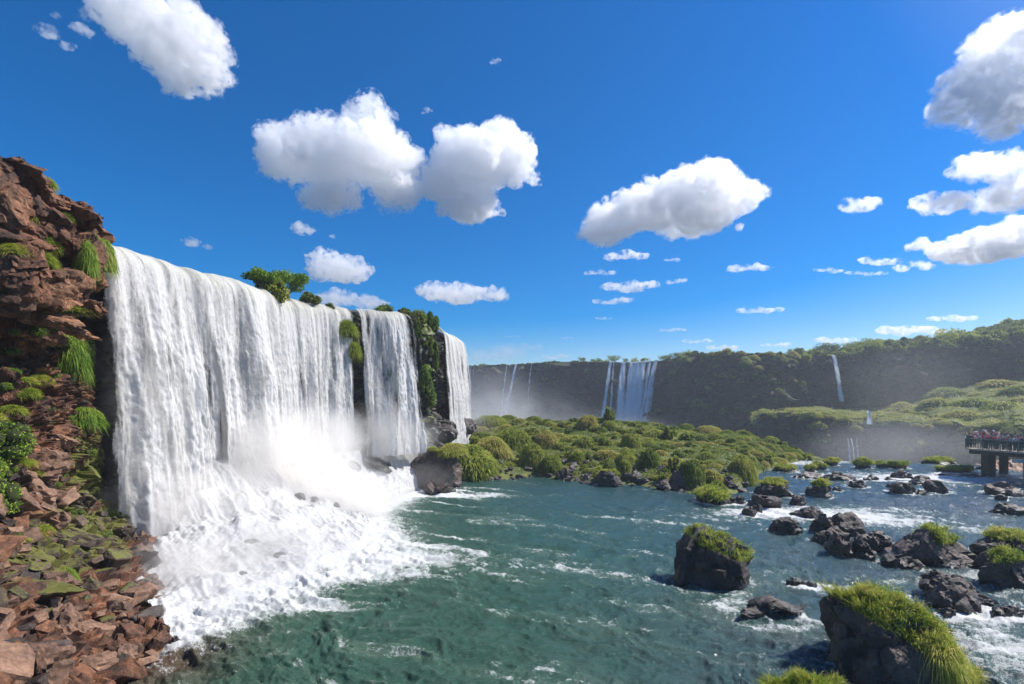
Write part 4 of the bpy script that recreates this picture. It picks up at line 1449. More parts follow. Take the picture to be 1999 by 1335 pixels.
for (x0, y0, r) in rocks_in_water:
    d = np.hypot(X - x0, (Yb_ - y0))
    foam = foam + (.26 if y0 < 45 else .42) * np.exp(-(np.maximum(0, np.abs(d - r * .95)) / (.22 + .12 * r)) ** 2)
foam = foam + .055 * sstep(950, 1500, PXG)
crest_ = rip(rot * np.array([.8, 1.3, 1]), 2.1, 9) * .6 + rip(rot * np.array([.75, 1.25, 1]), .8, 5) * .4
foam = foam + .30 * sstep(.62, .95, crest_) * (.55 + .45 * sstep(-.1, .3, fbm(pw * .15, 2, 77)))  # foam flecks on the crests, which also paint in small wave highlights
trail = fbm(np.stack([rot[..., 0] * .16, rot[..., 1] * .9, rot[..., 2]], -1), 4, 88)
foam = foam + .42 * sstep(.08, .5, trail) * np.exp(-from_fall / 9) + .16 * sstep(.1, .5, trail)
foam = np.clip(foam, 0, 1.3)
Zw = h + 0.0
# beyond the brink the water turns down
over = YG - Yb_
Zw = Zw - np.where(over > 0, 1.2 * over, 0)
Yw = Yb_ + np.where(over > 0, .35 * over, 0)
shal = np.exp(-np.hypot((X + 12.6) / 2.6, (Yb_ - 17.5) / 2.8) ** 2)
G = np.stack([X, Yw, Zw], -1)
m, nt, b, out = mat('river_water')
pos = geo_pos(nt)
fa = attr(nt, 'foam')
mp = N(nt, 'ShaderNodeMapping', {'Vector': pos, 'Scale': (1.0, 1.0, .25), 'Rotation': (0, 0, R(25))})
n1 = noise_tex(nt, 1.1, 9, .66, mp.outputs[0])
n2 = noise_tex(nt, 5.5, 7, .7, pos)
n3 = noise_tex(nt, 22, 4, .7, pos)
th = math_(nt, 'ADD', math_(nt, 'ADD', math_(nt, 'MULTIPLY', n1, .45), math_(nt, 'MULTIPLY', n2, .35)), math_(nt, 'MULTIPLY', n3, .2))
th = math_(nt, 'ADD', th, math_(nt, 'MULTIPLY', fa, .36))
f = ramp(nt, th, [(.64, 0), (.70, .55), (.82, 1)])
milky = ramp(nt, fa, [(.05, 0), (.9, 1)])
deep = mix(nt, attr(nt, 'blue'), (.026, .074, .047), (.026, .060, .086))  # second tone puts the reflected sky blue into the base colour
water = mix(nt, math_(nt, 'MULTIPLY', milky, .8), deep, (.11, .17, .11))
water = mix(nt, attr(nt, 'shal'), water, (.075, .042, .024))
col = mix(nt, f, water, (.62, .63, .62))
nt.links.new(col, b.inputs['Base Color'])
nt.links.new(math_(nt, 'ADD', .10, math_(nt, 'MULTIPLY', f, .6)), b.inputs['Roughness'])
b.inputs['IOR'].default_value = 1.333
hh = math_(nt, 'ADD', math_(nt, 'MULTIPLY', n2, .8), math_(nt, 'MULTIPLY', n3, .25))
bp = N(nt, 'ShaderNodeBump', {'Strength': .7, 'Distance': .12, 'Height': hh})
nt.links.new(bp.outputs[0], b.inputs['Normal'])
M['water'] = m
blue = sstep(900, 1750, PXG) * .8 + .35 * sstep(28, 55, Yb_)  # painted sky reflection, stronger to the right and with distance
me = newmesh('river', G.reshape(-1, 3), gridfaces(*X.shape)[:, ::-1], [m], attrs={'foam': foam, 'blue': np.clip(blue, 0, 1), 'shal': shal})
o = addobj('river_water', me)
tag(o, 'green pool turning to a blue river with foam streaks', kind='structure')
# river bed so that nothing shows empty beside or under the water
bed = newmesh('river_bed', np.array([[-60, 2, -3], [230, 2, -3], [230, 66, -3], [-60, 66, -3.]]), np.array([[0, 1, 2, 3]]), [M['floor']])
tag(addobj('river_bed', bed), 'stony bed under the river', kind='structure')

# grass on the grassy rocks
def rock_grass(lv, x0, y0, sel, n, length, label, seed, mname='tuft', droop=.7, width=.012, name='grass_tuft', lean=(0, 0, 0)):
    r = np.random.default_rng(seed)
    p = lv[sel]
    i = r.integers(0, len(p), n)
    b0 = p[i] + r.normal(0, .03 + length * .10, (n, 3)) * np.array([1, 1, .3])
    nn = np.tile(np.array([0.0, 0, 1.0]), (n, 1)) + p[i] / (np.abs(p).max() + 1e-6) * .45 + np.array(lean)
    clump = fbm(b0 * (1.8 / max(length, .25)) + seed, 2, seed)
    keep = clump > -.33
    b0, nn, clump, n = b0[keep], nn[keep], clump[keep], int(keep.sum())
    v, f, rn = blades(n, b0, nn, length * (1 + 1.3 * clump), width, droop, seed, .35, 3)
    rn = np.clip(rn * .6 + np.repeat(clump, 7) * .55 + .18, 0, 1)
    c = b0.mean(0)
    o = addobj(name, newmesh(name, v - c, f, [M[mname]], attrs={'rnd': rn}), loc=(x0 + c[0], y0 + c[1], c[2]))
    tag(o, label, 'grass', 'grass growing on the river rocks')
    return o

for k, (o, lv, kind, W_, H_, x0, y0, lab) in enumerate(rock_objs):
    if kind != 'big':
        continue
    hz = lv[:, 2]
    sel = (hz > H_ * (.70 if k else .60)) 
    L = max(.28, min(.55, H_ * .32))
    if k == 0:
        sel = (hz > H_ * .60 - lv[:, 0] * .30) & (lv[:, 0] > -1.1)
        L = .33
    if k == 19:
        sel = (hz > H_ * .62) & (lv[:, 0] > -.2)
    if H_ < 1.3 and k > 25:
        sel = hz > H_ * .35
        L = max(.5, H_ * .6)
    small_ = W_ < 2.6
    rock_grass(lv, x0, y0, np.where(sel)[0], 3200 if W_ > 3 else 1700, L, 'grass growing on the ' + ' '.join(lab.split()[:7]), 300 + k, width=.014 if y0 < 35 else .03)
o, lv, x0, y0 = fg[0]
topz = lv[:, 2]
nrmz = lv - np.array([0, 0, lv[:, 2].min()])
upper = (topz > 1.0 - .62 * lv[:, 0]) & (lv[:, 1] > -1.9 + .6 * fbm(lv * 1.5, 2, 5) - .3 * lv[:, 0])
rock_grass(lv, x0, y0, np.where(upper)[0], 21000, .36, 'dense bright green grass over the great foreground boulder', 401, width=.009, droop=.6)
rock_grass(lv, x0, y0, np.where(upper & (lv[:, 0] < -1.1))[0], 2600, .42, 'vivid grass clump standing at the left top corner of the great foreground boulder', 402, width=.009, droop=.35, lean=(-.2, -.1, .3))
rock_grass(lv, x0, y0, np.where((topz < 1.7) & (topz > .9) & (lv[:, 1] < -1.0) & (np.abs(lv[:, 0] - .1) < .45))[0], 2600, .75, 'long pale grass hanging down the front of the great foreground boulder', 403, width=.008, droop=1.5)
r_ = np.random.default_rng(6)
i_ = r_.choice(np.where(upper)[0], 260)
v, f, rn = blades(260, lv[i_], np.tile([.1, 0, 1.0], (260, 1)), .62, .006, .25, 9, .35, 3)
c = lv[i_].mean(0)
tag(addobj('dry_stems', newmesh('dry_stems', v - c, f, [M['dry']], attrs={'rnd': rn}), loc=(x0 + c[0], y0 + c[1], c[2])), 'thin dry brown stems rising above the grass of the great foreground boulder', 'dry stems')
# leafy weeds among the grass
r_ = np.random.default_rng(5)
i_ = np.where(upper)[0]
c_ = lv[r_.choice(i_, 130)] + np.array([0, 0, .18])
kk = r_.integers(0, 130, 5200)
pv_ = c_[kk] + r_.normal(0, .12, (5200, 3)) * np.array([1, 1, 1.1])
v, f, rn = leaves(5200, pv_, .030, 8)
c = pv_.mean(0)
tag(addobj('leafy_weeds', newmesh('leafy_weeds', v - c, f, [M['hang']], attrs={'rnd': np.clip(rn + .15, 0, 1)}), loc=(x0 + c[0], y0 + c[1], c[2])), 'leafy weeds growing through the grass of the great foreground boulder', 'weeds')
o, lv, x0, y0 = fg[1]
rock_grass(lv, x0, y0, np.where(lv[:, 2] > .45)[0], 6500, .34, 'dry yellow grass cut by the bottom edge of the photo', 404, width=.008, droop=.5)

# ---------------------------------------------------------------- grassy island
shoreY = curve([(780, 64), (830, 60), (900, 57.5), (960, 57.5), (1050, 59.5), (1110, 57.5), (1150, 55.5), (1250, 53.5), (1330, 50.5), (1400, 48), (1440, 49), (1465, 56), (1490, 64), (1530, 71), (1580, 77), (1620, 79)])
ridgepy = curve([(780, 905), (850, 880), (880, 860), (925, 824), (960, 814), (1010, 820), (1080, 824), (1150, 822), (1200, 822), (1260, 826), (1320, 834), (1370, 846), (1420, 846), (1470, 852), (1520, 870), (1560, 884), (1590, 893), (1620, 899)])
nu, nv = 330, 130
px = np.linspace(770, 1625, nu)
tv = np.linspace(-.12, 1.35, nv)
PXI, TV = np.meshgrid(px, tv, indexing='ij')
YS = shoreY(PXI)
YRg = np.maximum(YS + 5, curve([(770, 66), (880, 84), (940, 92), (1300, 90), (1450, 84), (1560, 80), (1625, 80.5)])(PXI))
YI = YS + (YRg - YS) * TV
zr = CAMZ - (ridgepy(PXI) - HOR) * YRg / FOC
tt = np.clip(TV, 0, 1)
ZI = zr * (1 - (1 - tt) ** 1.6) * .97 + .30 * sstep(0, .08, TV) - 1.2 * sstep(0.02, -.12, TV)
back = np.clip(TV - 1, 0, 1) / .35
ZI = ZI - 26 * back ** 1.5
XI = (PXI - 1000) * YI / FOC
pI = np.stack([XI, YI, ZI], -1)
ZI = ZI + .45 * fbm(pI * .28, 3, 8) * sstep(0, .15, TV) + .12 * fbm(pI * 1.2, 3, 9)
ZI = ZI - 2.5 * sstep(1600, 1622, PXI)
GI = np.stack([XI, YI, ZI], -1)
me = newmesh('island_ground', GI.reshape(-1, 3), gridfaces(nu, nv)[:, ::-1], [M['soil']])
tag(addobj('island_ground', me), 'low rocky island in front of the gorge', kind='structure')


def island_at(px, t):
    i = np.interp(px, [770, 1625], [0, nu - 1])
    j = np.interp(t, [-.12, 1.35], [0, nv - 1])
    i0, j0 = np.minimum(np.floor(i).astype(int), nu - 2), np.minimum(np.floor(j).astype(int), nv - 2)
    fi, fj = (i - i0)[..., None], (j - j0)[..., None]
    return (GI[i0, j0] * (1 - fi) + GI[i0 + 1, j0] * fi) * (1 - fj) + (GI[i0, j0 + 1] * (1 - fi) + GI[i0 + 1, j0 + 1] * fi) * fj


mounds = [mound_mesh('grass_mound', 60 + k, n=1500, dims=(1, .95, [.8, .95, .7, 1.05, .85, .75][k]), length=.40, width=.026, droop=.8, m='grass') for k in range(6)]
bigm = [mound_mesh('grass_mound', 160 + k, n=5200, dims=(1, .95, [.8, .95, .7][k]), length=.22, width=.014, droop=.8, m='grass') for k in range(3)]
bushes = [bush_mesh('leafy_mound', 70 + k, n=1900, dims=(1, 1, .8), size=.085, clumps=20, m='leaf') for k in range(4)]
r = np.random.default_rng(21)
# hand placed mounds: px, py of the base, width px, height px, kind, label
HM = [
    (912, 922, 140, 64, 'm', 'broad mossy green headland hummock right of the dark boulder by the waterfall'),
    (868, 905, 60, 52, 'm', 'dark green grassy hummock draped over the left shoulder of the headland boulder'),
    (960, 880, 90, 38, 'm', 'olive hummock rising behind the mossy headland'),
    (1000, 868, 84, 42, 'm', 'tall rounded hummock in the left part of the island, among boulders'),
    (960, 828, 76, 22, 'm', 'pale flat topped hummock at the misty left end of the island'),
    (1040, 905, 66, 52, 'm', 'bright round hummock in the lower left part of the island'),
    (1068, 868, 54, 36, 'm', 'small bright hummock above the bright round one'),
    (1076, 918, 58, 40, 'm', 'yellowish grassy hummock over the pebbly shore'),
    (1148, 836, 50, 32, 'm', 'peaked dark topped hummock on the island skyline'),
    (1190, 826, 30, 34, 'b', 'tall narrow bush on the island skyline in front of the far waterfall'),
    (1192, 838, 44, 22, 'm', 'low hummock at the foot of the tall narrow bush'),
    (1232, 872, 46, 34, 'm', 'large grey green dome in the middle of the island'),
    (1225, 916, 56, 44, 'm', 'big dome above the black shore stones'),
    (1222, 922, 30, 30, 'm', 'small fresh green ball shaped hummock in front of the big dome'),
    (1270, 912, 44, 40, 'm', 'lush green hummock right of the ball shaped one'),
    (1305, 858, 26, 22, 'b', 'dark pointed bush standing out of the pale middle of the island'),
    (1316, 922, 32, 32, 'b', 'brown headed dark bush near the shore'),
    (1352, 944, 66, 62, 'm', 'very dark heavy mound with bright green top at the island shore'),
    (1452, 930, 66, 52, 'm', 'large round bush at the right shoulder of the island'),
    (1392, 940, 44, 28, 'm', 'brownish grass hummock behind the bright domed rock'),
    (1403, 970, 42, 38, 'm', 'vivid green dome capping the dark corner rock'),
    (1190, 930, 36, 42, 'm', 'olive slanted hummock reaching down to the shore boulder'),
    (1130, 900, 40, 24, 'm', 'low mound above the pebbly shore, left of the olive slanted hummock'),
    (1385, 842, 60, 18, 'm', 'wide bright mound on the skyline, left of the yellow bush'),
]
for k, (px_, py_, w, h, kd, lab) in enumerate(HM):
    # find the depth on the island ground that is seen at this row
    ts = np.linspace(-.05, 1.05, 60)
    pp = island_at(np.full(60, float(np.clip(px_, 775, 1620))), ts)
    rowz = HOR - (pp[:, 2] - CAMZ) * FOC / pp[:, 1]
    j = int(np.argmin(np.abs(rowz - py_)))
    p = pp[j]
    Y = p[1]
    W_, H_ = w * Y / FOC, h * Y / FOC
    src = mounds[k % 6] if kd == 'm' else bushes[k % 4]
    if kd == 'm' and W_ > 2.8:
        src = bigm[k % 3]
    zs = [.8, .95, .7][k % 3] if kd == 'm' and W_ > 2.8 else [.8, .95, .7, 1.05, .85, .75][k % 6] if kd == 'm' else .8
    o = addobj('grass_mound' if kd == 'm' else 'dense_bush', src, loc=(p[0], Y + .2, p[2] - .1 * H_), rot=(0, 0, k * 1.1), scale=(W_ * .46, W_ * .42, H_ / zs * .92))
    tag(o, lab, 'grass mound' if kd == 'm' else 'bush', 'grassy mounds of the island')
placed = [(a, b_, c * .5) for a, b_, c, *_ in HM]
cnt = 0
for tr in range(6000):
    if cnt >= 285:
        break
    t = float(.05 + .97 * r.random() ** 1.0)
    px_ = 880 + r.random() * 715
    p = island_at(np.array([px_]), np.array([t]))[0]
    if p[2] < .2:
        continue
    py_ = HOR - (p[2] - CAMZ) * FOC / p[1]
    s = (.5 + 1.1 * r.random() ** 1.9) * (1.0 if px_ < 1350 else .8)
    spx = s / p[1] * FOC
    if any((px_ - a) ** 2 + ((py_ - b_) * 1.8) ** 2 < (.56 * (spx + c)) ** 2 for a, b_, c in placed):
        continue
    placed.append((px_, py_, spx))
    cnt += 1
    bushy = r.random() < .45
    src = bushes[cnt % 4] if bushy else mounds[cnt % 6]
    hgt = s * (.62 + .5 * r.random())
    o = addobj('low_bush' if bushy else 'grass_mound', src, loc=(p[0], p[1], p[2] - .15 * s), rot=(0, 0, r.random() * 6.28), scale=(s * (.9 + .6 * r.random()), s, hgt))
    zone = 'on the island crest' if t > .75 else 'in mid island' if t > .35 else 'near the island shore'
    lab = size_word(s, .62, 1.0) + (' leafy bush ' if bushy else ' rounded grass mound ') + zone + ', ' + column_word(px_)
    tag(o, lab, 'bush' if bushy else 'grass mound', lab.replace('bush ', 'bushes ', 1).replace('mound ', 'mounds ', 1))
# bright yellow bush at the crest
p = island_at(np.array([1446.]), np.array([.97]))[0]
me = bush_mesh('yellow_bush', 81, n=1600, dims=(1, 1, .6), size=.07, clumps=14, m='yellow')
o = addobj('yellow_bush', me, loc=(p[0], p[1], p[2] - .1), scale=(2.2, 1.2, 1.0))
tag(o, 'bright yellow green bush on the right end of the island skyline', 'bush')
# ground cover between the mounds
n = 85000
pxs = 870 + 745 * r.random(n)
ts = .04 + 1.0 * r.random(n)
b0 = island_at(pxs, ts)
keep = b0[:, 2] > .25 + .5 * (fbm(b0 * .8, 2, 3) + .2) * (ts < .3)
b0 = b0[keep]
cl = fbm(b0 * .6, 3, 12)
v, f, rn = blades(len(b0), b0 + np.array([0, 0, -.05]), np.tile([0, -.1, 1.0], (len(b0), 1)), .50 * (1 + 1.1 * cl), .035, .6, 31, .45, 2)
me = newmesh('ground_grass', v, f, [M['grass']], attrs={'rnd': np.clip(rn * .5 + np.repeat(cl, 5) * .7 + .18, 0, 1)})
tag(addobj('ground_grass', me), 'mixed grass and low herbs covering the island between its mounds', 'grass', kind='stuff')

# stones along the island shore
stones = []
for k in range(14):
    lv, lf = lump(2000 + k, 3, 12, (1, .85, .62), .06, .5, .24)
    stones.append(newmesh('shore_stone', lv, lf, [M['shore']], smooth=False))
for k in range(235):
    px_ = 905 + 560 * r.random() ** .9
    t = -.03 + .21 * r.random() ** 1.3
    p = island_at(np.array([px_]), np.array([t]))[0]
    s = .18 + .52 * r.random() ** 2.0
    o = addobj('shore_stone', stones[k % 14], loc=(p[0], p[1], max(p[2], -.05) + s * .12), rot=(r.normal(0, .4), r.normal(0, .4), r.random() * 6.28), scale=s)
    side = 'left' if px_ < 1100 else 'middle' if px_ < 1270 else 'right'
    lab = size_word(s, .24, .40) + ' dark stone ' + ('at the waterline' if t < .04 else 'up on the shore') + ' of the island, ' + column_word(px_).replace('just left of', 'left of').replace('below the bright yellow', 'below the yellow')
    tag(o, lab, 'stone', lab.replace('stone', 'stones', 1))
# larger shore boulders
BB = [(846, 946, 100, 76, 'large dark headland boulder standing in the spray between waterfall and island'),
      (772, 932, 56, 52, 'rounded dark boulder with water pouring round it, left of the headland boulder'),
      (905, 928, 80, 36, 'dark boulder foot below the mossy headland hummock'),
      (860, 852, 70, 34, 'rough grey boulder ridge at the foot of the green cliff corner'),
      (905, 842, 56, 26, 'grey rock ridge behind the boulders at the foot of the third waterfall'),
      (930, 862, 46, 20, 'dark rocks at the top of the misty cascade beside the island'),
      (1186, 950, 48, 30, 'dark boulder under the olive slanted hummock'),
      (1345, 957, 74, 40, 'black boulder under the very dark heavy mound'),
      (1300, 957, 36, 20, 'black shore block left of the very dark mound'),
      (1235, 944, 40, 20, 'dark shore block between the ball shaped hummock and the water'),
      (1100, 936, 40, 22, 'broken grey shore rock below the yellowish hummock')]
for k, (px_, py_, w, h, lab) in enumerate(BB):
    z = 0.0 if k not in (3, 4, 5) else 2.2
    Y = float(GY(py_, z)) if k not in (3, 4, 5) else (60, 68, 74)[k - 3]
    if k == 3:
        z = CAMZ - (py_ - HOR) * Y / FOC
    if k in (4, 5):
        z = CAMZ - (py_ - HOR) * Y / FOC
    if k == 0:
        Y = 52.5
    W_, H_ = w * Y / FOC, h * Y / FOC
    lv, lf = lump(2100 + k, 5 if w > 70 else 4, 15 if k > 1 else 8, (W_ * .55, W_ * .42, H_ * .75), .08, .55 if k > 1 else .75, .13)
    lv[:, 2] += H_ - lv[:, 2].max()
    o = addobj('boulder', newmesh('boulder', lv, lf, [M['dark'] if k not in (3, 4) else M['shore']], smooth=False), loc=((px_ - 1000) * Y / FOC, Y + W_ * .2, z))
    tag(o, lab, 'boulder', 'boulders at the foot of the falls and the island')

# boulders under the sliding water of the apron
AP = [(598, 930, 30, 24), (624, 925, 26, 26), (582, 968, 26, 20), (610, 975, 26, 18), (570, 905, 20, 16), (638, 955, 20, 16), (655, 985, 22, 12), (470, 1012, 60, 14), (492, 1060, 40, 22), (545, 1085, 26, 14),
      (560, 868, 10, 14), (400, 960, 20, 26), (735, 898, 80, 14), (470, 1120, 26, 12), (380, 1120, 26, 14), (690, 905, 30, 12), (700, 870, 30, 22), (652, 880, 20, 20), (668, 892, 22, 16), (372, 1085, 20, 12)]
Aflat = A.reshape(-1, 3)
apx = Aflat[:, 0] / Aflat[:, 1] * FOC + 1000
apy = HOR - (Aflat[:, 2] - CAMZ) * FOC / Aflat[:, 1]
APL = ['round wet boulder in the white slope, upper left of the pair right of the ledges', 'round wet boulder in the white slope, upper right of the pair', 'wet boulder in the white slope, left one of the lower pair',
       'wet boulder in the white slope, right one of the lower pair', 'small wet boulder above the upper pair in the white slope', 'small wet boulder right of the two pairs in the white slope',
       'flat wet stone low on the right of the white slope', 'long dark ledge awash above the churning left pool', 'dark wet boulder in the churning left pool', 'small wet rock at the right of the churning left pool',
       'small wet stone high under the middle of the main curtain', 'wet rock showing under the dark streak of the main curtain', 'long flat ledge left of the rounded dark boulder', 'small rock in the foam near the pool edge',
       'small rock deep in the foam close to the left bank', 'flat wet ledge under the second waterfall', 'wet brown rock at the foot of the mossy rib', 'wet rock left of the foot of the mossy rib',
       'small rock between the mossy rib and the flat ledge', 'little rock under the left foot of the main waterfall']
places = ['highest of the cluster under the left curtain', 'in the middle of the white slope', 'low on the white slope', 'under the second waterfall', 'near the ledge pool']
for k, (px_, py_, w, h) in enumerate(AP):
    if k in (7, 10, 11, 14, 19):                            # wholly under foam and spray
        continue
    i = int(np.argmin((apx - px_) ** 2 + (apy - py_) ** 2))
    p = Aflat[i]
    Y = p[1]
    W_, H_ = w * Y / FOC, h * Y / FOC
    lv, lf = lump(2200 + k, 4, 9, (W_ * .55, W_ * .5, H_ * .75), .08, .68, .06)
    o = addobj('wet_boulder', newmesh('wet_boulder', lv, lf, [M['awash']], smooth=True), loc=(p[0], p[1] + .15, p[2] - .45 * H_), rot=(0, .45, 0))
    tag(o, APL[k], 'boulder', 'wet boulders in the white water below the falls')

# ---------------------------------------------------------------- gorge, far cliffs and plateau
gf = newmesh('gorge_floor', np.array([[-400, 66, -26], [900, 66, -26], [900, 700, -26], [-400, 700, -26.]]), np.array([[0, 1, 2, 3]]), [M['floor']])
tag(addobj('gorge_floor', gf), 'dark floor of the gorge beyond the brink', kind='structure')


def strip(name, rim, zb, nu, nv, amp, seed, lean=.10, m='far', mossf=.5, an=(1, 1, .7), back=True, sc=9.0, slopebulge=0.0):
    """cliff strip: rim (px, Y, z)"""
    s, W, Nn = crest_curve(rim, nu)
    if Nn[nu // 2, 1] > 0:
        Nn = -Nn
    t = np.linspace(0, 1, nv)
    drop = (W[:, 2] - zb)[:, None] * t[None]
    g = W[:, None, :] + Nn[:, None, :] * (lean * drop + slopebulge * drop * np.sin(np.clip(t, 0, 1) * 2.5)[None])[..., None]
    g[..., 2] = W[:, 2][:, None] - drop
    d = facets(g, sc, amp, seed, an) + facets(g, sc * .35, amp * .4, seed + 3, an) + amp * .9 * fbm(g * (1.6 / sc), 4, seed + 5) + .25 * amp * fbm(g * np.array([1, 1, .15]) * .9, 3, seed + 6)
    g = g + Nn[:, None, :] * (d * sstep(0, .05, t)[None])[..., None]
    g[:, 0, 2] += .5 * fbm(g[:, 0] * .1, 3, seed)
    rows = [g]
    nb = 0
    ms = np.clip(mossf + .35 * fbm(g * .12, 3, seed + 9), 0, 1)
    me = newmesh(name, g.reshape(-1, 3), gridfaces(nu, nv)[:, ::-1], [M[m]], smooth=False, attrs={'moss': ms})
    return me, W, Nn, s, g


FARRIM = [(500, 330, 26), (800, 305, 27.5), (895, 290, 27.8), (960, 282, 27.8), (1030, 276, 28.2), (1100, 268, 28.6), (1150, 262, 29.0), (1190, 255, 27.3), (1296, 246, 26.6), (1310, 236, 28.4), (1340, 222, 28.2), (1400, 210, 27.6),
          (1480, 203, 27.6), (1530, 208, 27.2), (1580, 212, 26.9), (1608, 214, 26.0), (1640, 214, 26.8), (1660, 208, 27.8), (1700, 205, 28.4), (1760, 203, 29.2), (1850, 198, 30.4), (1950, 192, 31), (2100, 182, 33), (2500, 165, 35)]
me, Wf, Nf, sf, gfar = strip('far_cliff', FARRIM, -26, 720, 120, 4.6, 51, lean=.13, mossf=.55)
pxf = Wf[:, 0] / Wf[:, 1] * FOC + 1000
# redo the moss: green left and middle, bare reddish rock to the right
ms = np.clip(.62 - .42 * sstep(1500, 1640, pxf)[:, None] + .25 * fbm(gfar * .1, 3, 7) + .35 * sstep(-2, -26, gfar[..., 2] - 14) * 0, 0, 1)
me.attributes['moss'].data.foreach_set('value', ms.astype(np.float32).ravel())
tag(addobj('far_cliff', me), 'long shaded basalt cliff across the gorge, green at left and reddish at right', 'cliff')
# plateau behind the rim
nb = 40
bk = np.linspace(0, 1, nb)
hillz = curve([(500, 2), (900, 2), (1200, 2.5), (1400, 3.0), (1560, 3.5), (1700, 3.6), (1850, 5), (1950, 6.5), (2100, 9), (2500, 10)])(pxf)
Gp = Wf[:, None, :] - Nf[:, None, :] * (bk ** 1.6 * 260)[None, :, None]
Gp[..., 2] = Wf[:, 2][:, None] + hillz[:, None] * sstep(0, .45, bk)[None] + .8 * fbm(Gp * .05, 3, 5) * sstep(0, .1, bk)[None] - .05
me = newmesh('plateau', Gp.reshape(-1, 3), gridfaces(len(Wf), nb), [M['soil']])
tag(addobj('plateau', me), 'wooded plateau behind the far cliff', kind='structure')

# lower shelf on the right side of the gorge
fpy = curve([(1470, 830), (1490, 806), (1530, 806), (1600, 812), (1660, 815), (1690, 818), (1720, 822), (1780, 818), (1850, 826), (1930, 834), (2000, 838), (2500, 850)])
fY = curve([(1470, 178), (1490, 172), (1560, 166), (1660, 160), (1690, 162), (1720, 152), (1800, 140), (1900, 132), (2000, 126), (2500, 105)])
backpy = curve([(1470, 800), (1530, 796), (1600, 798), (1690, 800), (1760, 790), (1800, 782), (1850, 765), (1900, 752), (1960, 742), (2000, 738), (2500, 725)])
nu, nv, nw = 380, 46, 60
px = np.linspace(1468, 2480, nu)
F_ = np.stack([(px - 1000) * fY(px) / FOC, fY(px), CAMZ - (fpy(px) - HOR) * fY(px) / FOC], 1)
bY = np.full(nu, 1.0) * np.interp(px, [1470, 1600, 1700, 2000, 2500], [204, 209, 204, 188, 162])
B_ = np.stack([(px - 1000) * bY / FOC, bY, CAMZ - (backpy(px) - HOR) * bY / FOC], 1)
wv = fbm(np.stack([px * .012, px * 0, px * 0], 1), 4, 44)
F_ = F_ * (1 + .05 * wv)[:, None] * np.array([1, 1, 0]) + np.stack([px * 0, px * 0, F_[:, 2] + 1.6 * fbm(np.stack([px * .02, px * 0 + 5, px * 0], 1), 3, 45)], 1)
t = np.linspace(0, 1, nv)
top = F_[:, None] * (1 - t)[None, :, None] + B_[:, None] * t[None, :, None]
top[..., 2] += (1.6 * fbm(top * .09, 4, 3) + .5 * fbm(top * .3, 3, 4)) * np.minimum(1, 8 * t)[None]
tw = np.linspace(1, 0, nw)
wallg = F_[:, None] + np.stack([np.zeros_like(tw), -tw * 5.5, np.zeros_like(tw)], 1)[None]
wallg[..., 2] = F_[:, 2][:, None] * (1 - tw)[None] + (-26) * tw[None]
nz = facets(wallg, 6, 2.6, 61, (1, 1, .7)) + facets(wallg, 2.4, 1.0, 64) + 2.0 * fbm(wallg * .15, 3, 6)
wallg[..., 1] -= nz * sstep(0, .08, tw)[None]
sh = np.concatenate([wallg[:, :-1], top], 1)
ms = np.concatenate([np.full((nu, nw - 1), .45) + .25 * fbm(wallg[:, :-1] * .15, 2, 3), np.full((nu, nv), .8)], 1)
me = newmesh('gorge_shelf', sh.reshape(-1, 3), gridfaces(nu, sh.shape[1]), [M['far'], M['soil']], smooth=False, attrs={'moss': np.clip(ms, 0, 1)}, fmat=np.tile((np.arange(sh.shape[1] - 1) >= nw - 3).astype(int), nu - 1))
tag(addobj('gorge_shelf', me), 'lower rock shelf along the right side of the gorge with a green top', 'cliff')

# green mounds on the shelf
r = np.random.default_rng(99)
shelf_named = [(1762, 798, 44, 22, 'single bright rimmed mound at the left end of the right shelf'), (1850, 775, 84, 26, 'wide dark sided mound at the top of the right shelf'),
               (1905, 790, 70, 22, 'long mound below the wide dark sided one'), (1830, 792, 60, 18, 'low mound left of the long one on the right shelf'), (1960, 800, 70, 26, 'big mound near the right edge of the shelf'),
               (1990, 765, 60, 22, 'mound touching the right edge under the far cliff'), (1880, 812, 60, 20, 'mound in the middle of the right shelf'), (1950, 752, 80, 14, 'brownish mound at the back of the right shelf')]
def shelf_at(px_, t_):
    i = int(np.clip(np.interp(px_, px, np.arange(nu)), 0, nu - 1))
    return top[i, int(np.clip(t_ * (nv - 1), 0, nv - 1))]
for k, (px_, py_, w, h, lab) in enumerate(shelf_named):
    ii = int(np.interp(px_, px, np.arange(nu)))
    rw = HOR - (top[ii, :, 2] - CAMZ) * FOC / top[ii, :, 1]
    p = top[ii, int(np.argmin(np.abs(rw - py_)))]
    W_, H_ = w * p[1] / FOC, h * p[1] / FOC
    tag(addobj('grass_mound', mounds[k % 6], loc=p - np.array([0, 0, .2 * H_]), rot=(0, 0, k), scale=(W_ * .5, W_ * .4, H_)), lab, 'grass mound', 'mounds on the gorge shelf')
